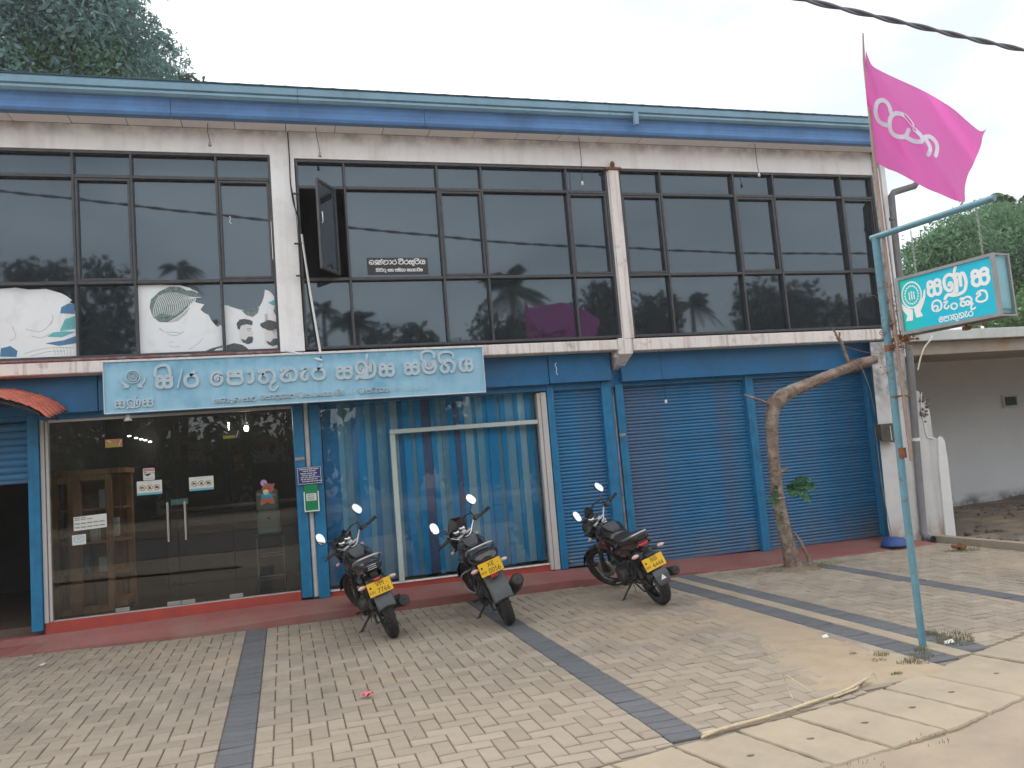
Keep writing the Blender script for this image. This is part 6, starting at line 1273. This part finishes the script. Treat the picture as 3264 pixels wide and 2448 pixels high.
        mk('mirror_housing','bike_black',housing,mi,S=True); mk('mirror_glass','mirror_glass',lambda m:m.add([Mm@V((x,-.0055,z)) for x,z in cat_rom(sh+[sh[0]],3)[:-1]],[tuple(range(len(cat_rom(sh+[sh[0]],3))-1))]),mi,S=True)
    # headlamp cowl, visor, dials
    def cowl(m):
        rg=[]
        for y,z,w_,h in ((1.13,.80,.05,.05),(1.11,.81,.10,.10),(1.05,.82,.135,.13),(.99,.82,.13,.12),(.965,.82,.11,.10)):
            rg.append([V((w_*math.copysign(abs(math.cos(2*PI*k/18))**.8,math.cos(2*PI*k/18)),y,z+h*math.copysign(abs(math.sin(2*PI*k/18))**.8,math.sin(2*PI*k/18)))) for k in range(18)])
        m.loft(rg)
        # pointed sides running down
        for s in (-1,1): m.loft([[V((s*.12,1.04,.86)),V((s*.15,1.0,.80)),V((s*.10,1.0,.74))],[V((s*.10,1.02,.72)),V((s*.125,.98,.70)),V((s*.09,.98,.66))],[V((s*.06,1.02,.62)),V((s*.065,.99,.62)),V((s*.055,.99,.60))]],smooth=True)
    ck=mk('headlamp_cowl','bike_black' if style!=3 else 'bike_matt',cowl,S=True)
    if style==1: vis=[(-.13,.90),(-.135,.96),(-.10,.975),(-.07,1.02),(-.03,.985),(.03,.985),(.07,1.02),(.10,.975),(.135,.96),(.13,.90)]
    elif style==2: vis=[(-.13,.88),(-.135,.96),(-.09,1.03),(-.03,1.075),(.03,1.075),(.09,1.03),(.135,.96),(.13,.88)]
    else: vis=[(-.10,.90),(-.11,.96),(-.06,1.02),(-.03,1.05),(.03,1.05),(.06,1.02),(.11,.96),(.10,.90)]
    mk('visor','bike_black',lambda m:m.prism(vis,lambda a,b,d:V((a,1.05-(b-.9)*.55-abs(a)**2*3+d,b)),0,.006),ck,S=True)
    dl=mk('dial_pod','bike_matt',lambda m:(m.bbox(-.09,.09,.94,1.0,.88,.925,.015),),ck,S=True)
    for s in ((-.045,.045) if style!=3 else (-.035,)):
        mk('dial','chrome',lambda m:m.lathe([(.0005,.0),(.036,.0),(.04,-.012),(.04,-.03)],lambda a,b,h:V((s+a,.955+b*.9-h*.3,.938+b*.45+h)),18),dl,S=True)
        mk('dial_face','black',lambda m:m.lathe([(.0005,.003),(.028,.003),(.03,.001)],lambda a,b,h:V((s+a,.955+b*.9,.938+b*.45+h)),16),dl,S=True)
    for s in (-1,1):
        ind=mk('indicator','bike_black',lambda m:m.tube([(s*.10,1.02,.76),(s*.17,1.01,.755)],.010,7),S=True)
        mk('indicator_lens','amber_lens',lambda m:m.ell((s*.19,1.01,.755),.028,.022,.02,10,6),ind,S=True)
    def cables(m):
        for s,k in ((1,.0),(-1,0),(1,.03)): m.tube(cat_rom([(s*.20,.87,1.0),(s*.16,.99+k,.98),(s*.05,1.03+k,.88),(s*.06,.94,.72),(s*.05,.85,.58)],4),.0045,5)
    mk('control_cables','black',cables,S=True)
    mk('horn','bike_black',lambda m:m.lathe([(.0005,-.02),(.04,-.02),(.045,.0),(.035,.02),(.0005,.022)],lambda a,b,h:V((-.03+a,.93+h,.60+b)),16))
    return e
R_d=math.radians
make_bike(1,('VM','7766'),R_d(33),R_d(-16),R_d(3),(.87,7.24,0),'black motorcycle, plate NW VM 7766, nearest the glass doors')
make_bike(2,('XE','0056'),R_d(28),R_d(-18),R_d(-5),(1.905,7.08,0),'black motorcycle, plate NW XE 0056, before the cream window frame')
make_bike(3,('BBI','4444'),R_d(36),R_d(-18.5),R_d(-2),(3.39,6.99,0),'dark maroon motorcycle, plate NW BBI 4444, by the narrow shutter')
# ------------------------------------------------------------------ trees
def Mleaf(name,c,var=.45,sub=.25):
    m=M(name,c,.65,var=var,vs=.9,island=.35); t=m.node_tree; n=t.nodes; b=n['Principled BSDF']; tr=n.new('ShaderNodeBsdfTranslucent'); tr.inputs[0].default_value=(*[min(1,x*1.3) for x in c],1); x=n.new('ShaderNodeMixShader'); x.inputs[0].default_value=sub
    t.links.new(b.outputs[0],x.inputs[1]); t.links.new(tr.outputs[0],x.inputs[2]); t.links.new(x.outputs[0],n['Material Output'].inputs[0]); return m
Mleaf('foliage_hazy',(.15,.25,.225),var=.6,sub=.4); Mleaf('foliage_bright',(.10,.20,.07)); Mleaf('foliage_right',(.11,.21,.11),var=.6,sub=.4); Mleaf('foliage_dark',(.055,.09,.05)); Mleaf('palm_leaf',(.05,.085,.03))  # foliage_hazy has haze painted into its pale bluish leaf colour
def cloud(name,mat,clumps,n,size,parent,seed=1,asp=.35):
    r=np.random.default_rng(seed); C_=np.array([c[:3] for c in clumps]); R=np.array([c[3] for c in clumps]); wt=R**2/np.sum(R**2)
    idx=r.choice(len(clumps),n,p=wt); d=r.normal(size=(n,3)); d/=np.linalg.norm(d,axis=1)[:,None]; rad=r.random(n)**.45
    rad*=1+.25*r.normal(size=n)*.5; far_=r.random(n)<.07; rad[far_]*=r.uniform(1.0,1.45,far_.sum())
    P=C_[idx]+d*(R[idx]*rad)[:,None]*np.array([1,1,.8]); a=r.normal(size=(n,3)); a[:,2]-=.5; a/=np.linalg.norm(a,axis=1)[:,None]; b=np.cross(a,r.normal(size=(n,3))); b/=np.linalg.norm(b,axis=1)[:,None]
    s=size*(r.uniform(.35,1.2,n)+.9*(r.random(n)<.12)*r.random(n))[:,None]; V=np.stack([P,P+a*s*.5+b*s*asp*.5,P+a*s,P+a*s*.5-b*s*asp*.5],1).reshape(-1,3)
    off=np.array(wloc(parent)); V=V-off
    me=bpy.data.meshes.new(name); me.vertices.add(len(V)); me.vertices.foreach_set('co',V.ravel()); me.loops.add(4*n); me.loops.foreach_set('vertex_index',np.arange(4*n)); me.polygons.add(n); me.polygons.foreach_set('loop_start',np.arange(0,4*n,4)); me.polygons.foreach_set('loop_total',np.full(n,4)); me.update(); me.materials.append(MATS[mat])
    o=bpy.data.objects.new(name,me); COL.objects.link(o); o.parent=parent; return o
def tree(label,base,h,crown,rad,n,size,mat,seed,name='tree',k=16,flat_=.7,cat='tree',trunk_r=.25,group=None):
    e=empty(name,base,label,cat,group); r=random.Random(seed); cl=[]
    m=MB(); B_=Vector(base); top=Vector(crown)
    m.tube([B_,B_.lerp(top,.4)+Vector((r.uniform(-.2,.2),0,0)),top],[trunk_r,trunk_r*.75,trunk_r*.4],10)
    for i in range(k):
        a=r.uniform(0,2*PI); q=r.random()**.5; z=r.uniform(-1,1)*math.sqrt(max(0,1-q*q)); c=(crown[0]+rad*q*math.cos(a)*.8,crown[1]+rad*q*math.sin(a)*.8,crown[2]+rad*flat_*z*.85,rad*r.uniform(.25,.48)); cl.append(c)
        if i%2==0: m.tube([top-Vector((0,0,rad*.3)),(top+Vector(c[:3]))/2,Vector(c[:3])],[trunk_r*.35,trunk_r*.2,trunk_r*.06],6)
    m.build('trunk','bark',e); cloud('crown',mat,cl,n,size,e,seed); return e
# big tree behind the roof, top left
bt=empty('big_tree',(-7,18,0),'large hazy tree behind the roof at the top left','tree'); m=MB(); m.tube([(-7,18,0),(-6.8,18,5),(-6.5,18,9)],[.5,.4,.25],12); 
cl=[]; r=random.Random(4)
def at(px,py,Y):
    d=r_*(px-1632)+d_*(py-1224)+f_*FPX; t=Y/d.y; return (d.x*t,Y,1.5+d.z*t)
for px,py,R in ((40,60,1.3),(-200,80,1.5),(150,130,1.2),(-100,250,1.5),(260,60,1.1),(60,220,1.3),(330,150,1.0),(200,240,1.2),(380,230,.9),(440,140,.55),(470,235,.55),(340,260,1.0),(100,-60,1.3),(260,-60,1.1),(320,20,.7),(-50,-150,1.5),(410,180,.6),(360,90,.6),(500,200,.4),(240,-20,.9),(520,258,.45),(180,10,.9)):
    p=at(px,py,17+r.uniform(-1.5,2)); cl.append((*p,R)); m.tube([(-6.5,18,8.0),((p[0]-6.5)/2,(p[1]+18)/2,(p[2]+8)/2-.4),p],[.12,.07,.02],6)
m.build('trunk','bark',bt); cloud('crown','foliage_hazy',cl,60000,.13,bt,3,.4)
cl2=[(*at(px,py,16.2),R) for px,py,R in ((300,190,.55),(360,160,.4),(330,235,.45),(270,150,.5),(120,170,.5))]; cloud('green_leaves','foliage_bright',cl2,4000,.16,bt,9,.5)  # clumps of plainer, less bluish green leaves
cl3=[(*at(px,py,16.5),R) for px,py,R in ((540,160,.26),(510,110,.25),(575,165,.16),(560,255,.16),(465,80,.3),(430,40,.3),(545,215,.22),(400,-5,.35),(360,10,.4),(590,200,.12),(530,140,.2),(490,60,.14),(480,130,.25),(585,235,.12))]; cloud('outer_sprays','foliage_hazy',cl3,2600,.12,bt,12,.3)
st2=empty('treetop',(-1,17,5),'tiny treetop peeping over the roof beside the big tree','tree'); cloud('crown','foliage_dark',[(*at(605,252,16.5),.16),(*at(640,268,16.5),.12),(*at(590,268,16.5),.14)],130,.14,st2,14,.35)
# trees on the right behind the garage
def rt(label,pts,Y,mat,n,size,seed,name='tree',base=None):
    c0=at(*pts[0][:2],Y); e=empty(name,(c0[0],Y,0),label,'tree'); m=MB(); m.tube([(c0[0],Y,0),(c0[0]+.2,Y,c0[2]*.5),(c0[0],Y,c0[2]-.3)],[.3,.25,.1],10); cl=[]; r=random.Random(seed)
    for px,py,R in pts:
        p=at(px,py,Y+r.uniform(-.8,.8)); cl.append((*p,R)); m.tube([(c0[0],Y,c0[2]-1),p],[.1,.03],5)
    m.build('trunk','bark',e); cloud('crown',mat,cl,n,size,e,seed,.42); return e
rt('dense round green tree behind the hanging sign',[(3050,800,1.1),(2960,800,.5),(2910,800,.4),(2990,770,.6),(3060,730,.7),(3120,710,.7),(3180,690,.6),(3140,800,1.0),(3220,780,1.0),(3280,720,.9),(3300,830,1.2),(2930,850,.6),(3000,880,.8),(3080,900,.8),(2900,870,.3),(3180,900,.9),(3260,920,.9)],17,'foliage_right',34000,.13,21)
rt('darker low tree filling in below the sign at the right edge',[(3240,960,.7),(3200,1010,.6),(3290,1000,.8),(3120,980,.6),(3020,980,.6),(2950,940,.5)],15.2,'foliage_bright',8000,.12,22)
def palm(label,top,base,R,nf,seed,mat='palm_leaf',name='coconut_palm',nl=34):
    e=empty(name,base,label,'palm tree'); T_=Vector(top); B_=Vector(base); m=MB(); m.tube([B_,B_.lerp(T_,.5)+Vector((.4,0,0)),T_],[.22,.16,.13],10); m.build('trunk','bark',e); r=random.Random(seed); m=MB()
    for i in range(nf):
        a=2*PI*i/nf*2.4+r.uniform(-.2,.2); el=r.uniform(-.25,1.2); L_=R*r.uniform(.8,1.1); d=Vector((math.cos(a),math.sin(a),0)); P=[]
        for t in np.linspace(0,1,10):
            P.append(T_+d*L_*(math.cos(el)*t)+Vector((0,0,L_*(math.sin(el)*t-(.75)*t*t*(.6+.4*math.cos(el))))))
        m.tube(P,[.03*(1-t*.8) for t in np.linspace(0,1,10)],4)
        for k in range(nl):
            t=.12+.88*k/nl; f=t*9; i0=min(int(f),8); p=P[i0].lerp(P[i0+1],f-i0); ax=(P[i0+1]-P[i0]).normalized(); sd_=ax.cross(Vector((0,0,1))).normalized(); ll=R*.30*math.sin(PI*min(1,t*.85+.12))*r.uniform(.8,1.1)
            for sg in (-1,1):
                q=(sd_*sg*.8+ax*.45+Vector((0,0,-.55))).normalized()*ll; w_=ax*.03*R/2.5; m.add([p-w_,p+w_,p+q*.6+w_*.8,p+q,p+q*.6-w_*.8],[(0,1,2,3,4)])
    m.build('fronds',mat,e); return e
t_=at(3240,660,19); palm('coconut palm crown at the right edge above the green tree',t_,(t_[0]+.4,19,0),2.0,14,31)
# across the road: mirrored in the dark glass
def mir(px,py,Y):
    d=r_*(px-1632)+d_*(py-1224)+f_*FPX; d=Vector((d.x,-d.y,d.z)); c=Vector((0,2*YG,1.5)); t=(Y-c.y)/d.y; return (c.x+d.x*t,Y,c.z+d.z*t)
def Pe(x,y): return (1088+x*.49186,816+y*.49186)
def Pf(x,y): return (2176+x*.49186,816+y*.49186)
def Pd(x,y): return (x*.49186,816+y*.49186)
def mpalm(label,pt_,R,Y,seed,nf=17): t_=mir(*pt_,Y); palm(label,t_,(t_[0]-.6,Y,-.1),R,nf,seed)
mpalm('tall coconut palm across the road mirrored in the middle window',Pe(1085,190),2.9,-25,41,20)
mpalm('bushy young palm across the road mirrored left in the middle window',Pe(70,430),1.9,-23,42)
mpalm('palm across the road mirrored in the right window by the column',Pf(50,330),2.2,-24,43)
mpalm('small palm across the road mirrored above the torn posters',Pd(1160,110),1.6,-26,44,12)
mpalm('palm across the road mirrored beside the open casement',Pd(2080,330),1.7,-26,46,12)
def mtree(label,pts,Y,seed,n,mat='foliage_dark'):
    cl=[];P0=mir(*pts[0][:2],Y); e=empty('roadside_tree',(P0[0],Y,-.1),label,'tree'); m=MB(); m.tube([(P0[0],Y,-.1),(P0[0],Y,P0[2])],[.3,.12],8); m.build('trunk','bark',e); r=random.Random(seed)
    for px,py,R in pts:
        p=mir(px,py,Y); cl.append((*p,R)); 
        z=p[2]-R
        while z>1.2: cl.append((p[0]+r.uniform(-.5,.5),Y+r.uniform(-1,.5),z,R*1.15)); z-=R*1.0
    cloud('crown',mat,cl,n,.5,e,seed,.6)
mtree('broad dark tree across the road mirrored right in the middle window',[(*Pe(1650,260),1.3),(*Pe(1740,230),1.2),(*Pe(1560,430),1.1),(*Pe(1600,230),.5),(*Pe(1480,410),.5),(*Pe(1700,480),1.5)],-24,51,6000)
mtree('rounded dark tree below the tall palm in the middle window mirror',[(*Pe(1060,500),1.6),(*Pe(950,530),1.0),(*Pe(1130,480),.9)],-22,52,5000)
mtree('large dark tree across the road mirrored in the right window',[(*Pf(540,240),1.7),(*Pf(450,260),1.2),(*Pf(740,260),1.5),(*Pf(640,330),1.7),(*Pf(850,180),.7),(*Pf(820,380),1.5)],-26,53,9000)
mtree('lower dark trees across the road at the far right of the mirror',[(*Pf(1000,350),1.5),(*Pf(1120,370),1.5),(*Pf(1230,280),1.0),(*Pf(1280,350),1.5),(*Pf(1400,330),1.5)],-28,54,7000)
mtree('feathery dark tree across the road mirrored next to the white column',[(*Pe(1990,300),1.1),(*Pe(1960,420),1.2),(*Pe(2080,290),1.0),(*Pe(2100,430),1.3)],-25,55,5000)
mtree('low bushes across the road mirrored left in the middle window',[(*Pe(420,540),.9),(*Pe(480,520),.9),(*Pe(340,470),.5),(*Pe(560,570),.7),(*Pe(200,540),1.0)],-24,56,4000)
mtree('dark treetops across the road mirrored in the left window',[(*Pd(200,110),.9),(*Pd(100,130),.9),(*Pd(330,130),.8),(*Pd(430,110),.6),(*Pd(600,80),.8),(*Pd(700,110),.7),(*Pd(800,130),.5),(*Pd(620,200),1.3),(*Pd(250,240),1.5),(*Pd(50,240),1.5),(*Pd(820,420),1.2),(*Pd(620,480),1.4)],-25,57,9000)
mtree('dark bushes across the road mirrored beneath the palms left of centre',[(*Pd(1100,560),1.4),(*Pd(1500,560),1.4),(*Pd(1900,560),1.4),(*Pe(700,640),1.0),(*Pe(1300,620),1.0)],-25,58,6000)
cl=[]; r=random.Random(8)
for x in np.arange(-60,95,2.2): 
    for z in (.8,2.3,3.7): cl.append((x+r.uniform(-1,1),-34+r.uniform(-2,2),z,r.uniform(1.1,1.6)))

hb_=MB(); cloudo=cloud('far_treeline','foliage_dark',cl,14000,.9,empty('far_treeline_base',(0,-34,0),'continuous dark belt of bushes across the road','bushes'),77,.7)
# plain pale shop row opposite, only seen mirrored in the ground floor glass
sr=empty('opposite_shop',(4,-30,0),'low pale shop across the road mirrored in the glass doors','building')
m=MB(); m.bbox(-14,2,-31,-27,-.1,3.2,.02); m.build('wall','garage_wall',sr); m=MB(); m.bbox(-14.6,2.6,-31.5,-26.2,3.2,3.4,.02); m.build('roof','tile_red',sr)
for k in range(4): m=MB(); m.bbox(-13+k*3.8,-10.2+k*3.8,-26.99,-26.9,0,2.3,.02); m.build('shop_opening','dark_grey',sr)
# ------------------------------------------------------------------ thin haze volume, added to imitate a lens veil
hm=bpy.data.materials.new('haze_veil'); hm.use_nodes=True; hn=hm.node_tree.nodes; hn.clear()
ho=hn.new('ShaderNodeOutputMaterial'); hv=hn.new('ShaderNodeVolumePrincipled'); hv.inputs['Color'].default_value=(.985,.995,1,1); hv.inputs['Density'].default_value=.0016; hv.inputs['Anisotropy'].default_value=.3
hm.node_tree.links.new(hv.outputs[0],ho.inputs['Volume']); MATS['haze_veil']=hm
m=MB(); m.box(-420,420,-420,420,-1.3,24); hz=m.build('haze','haze_veil',kind='stuff')
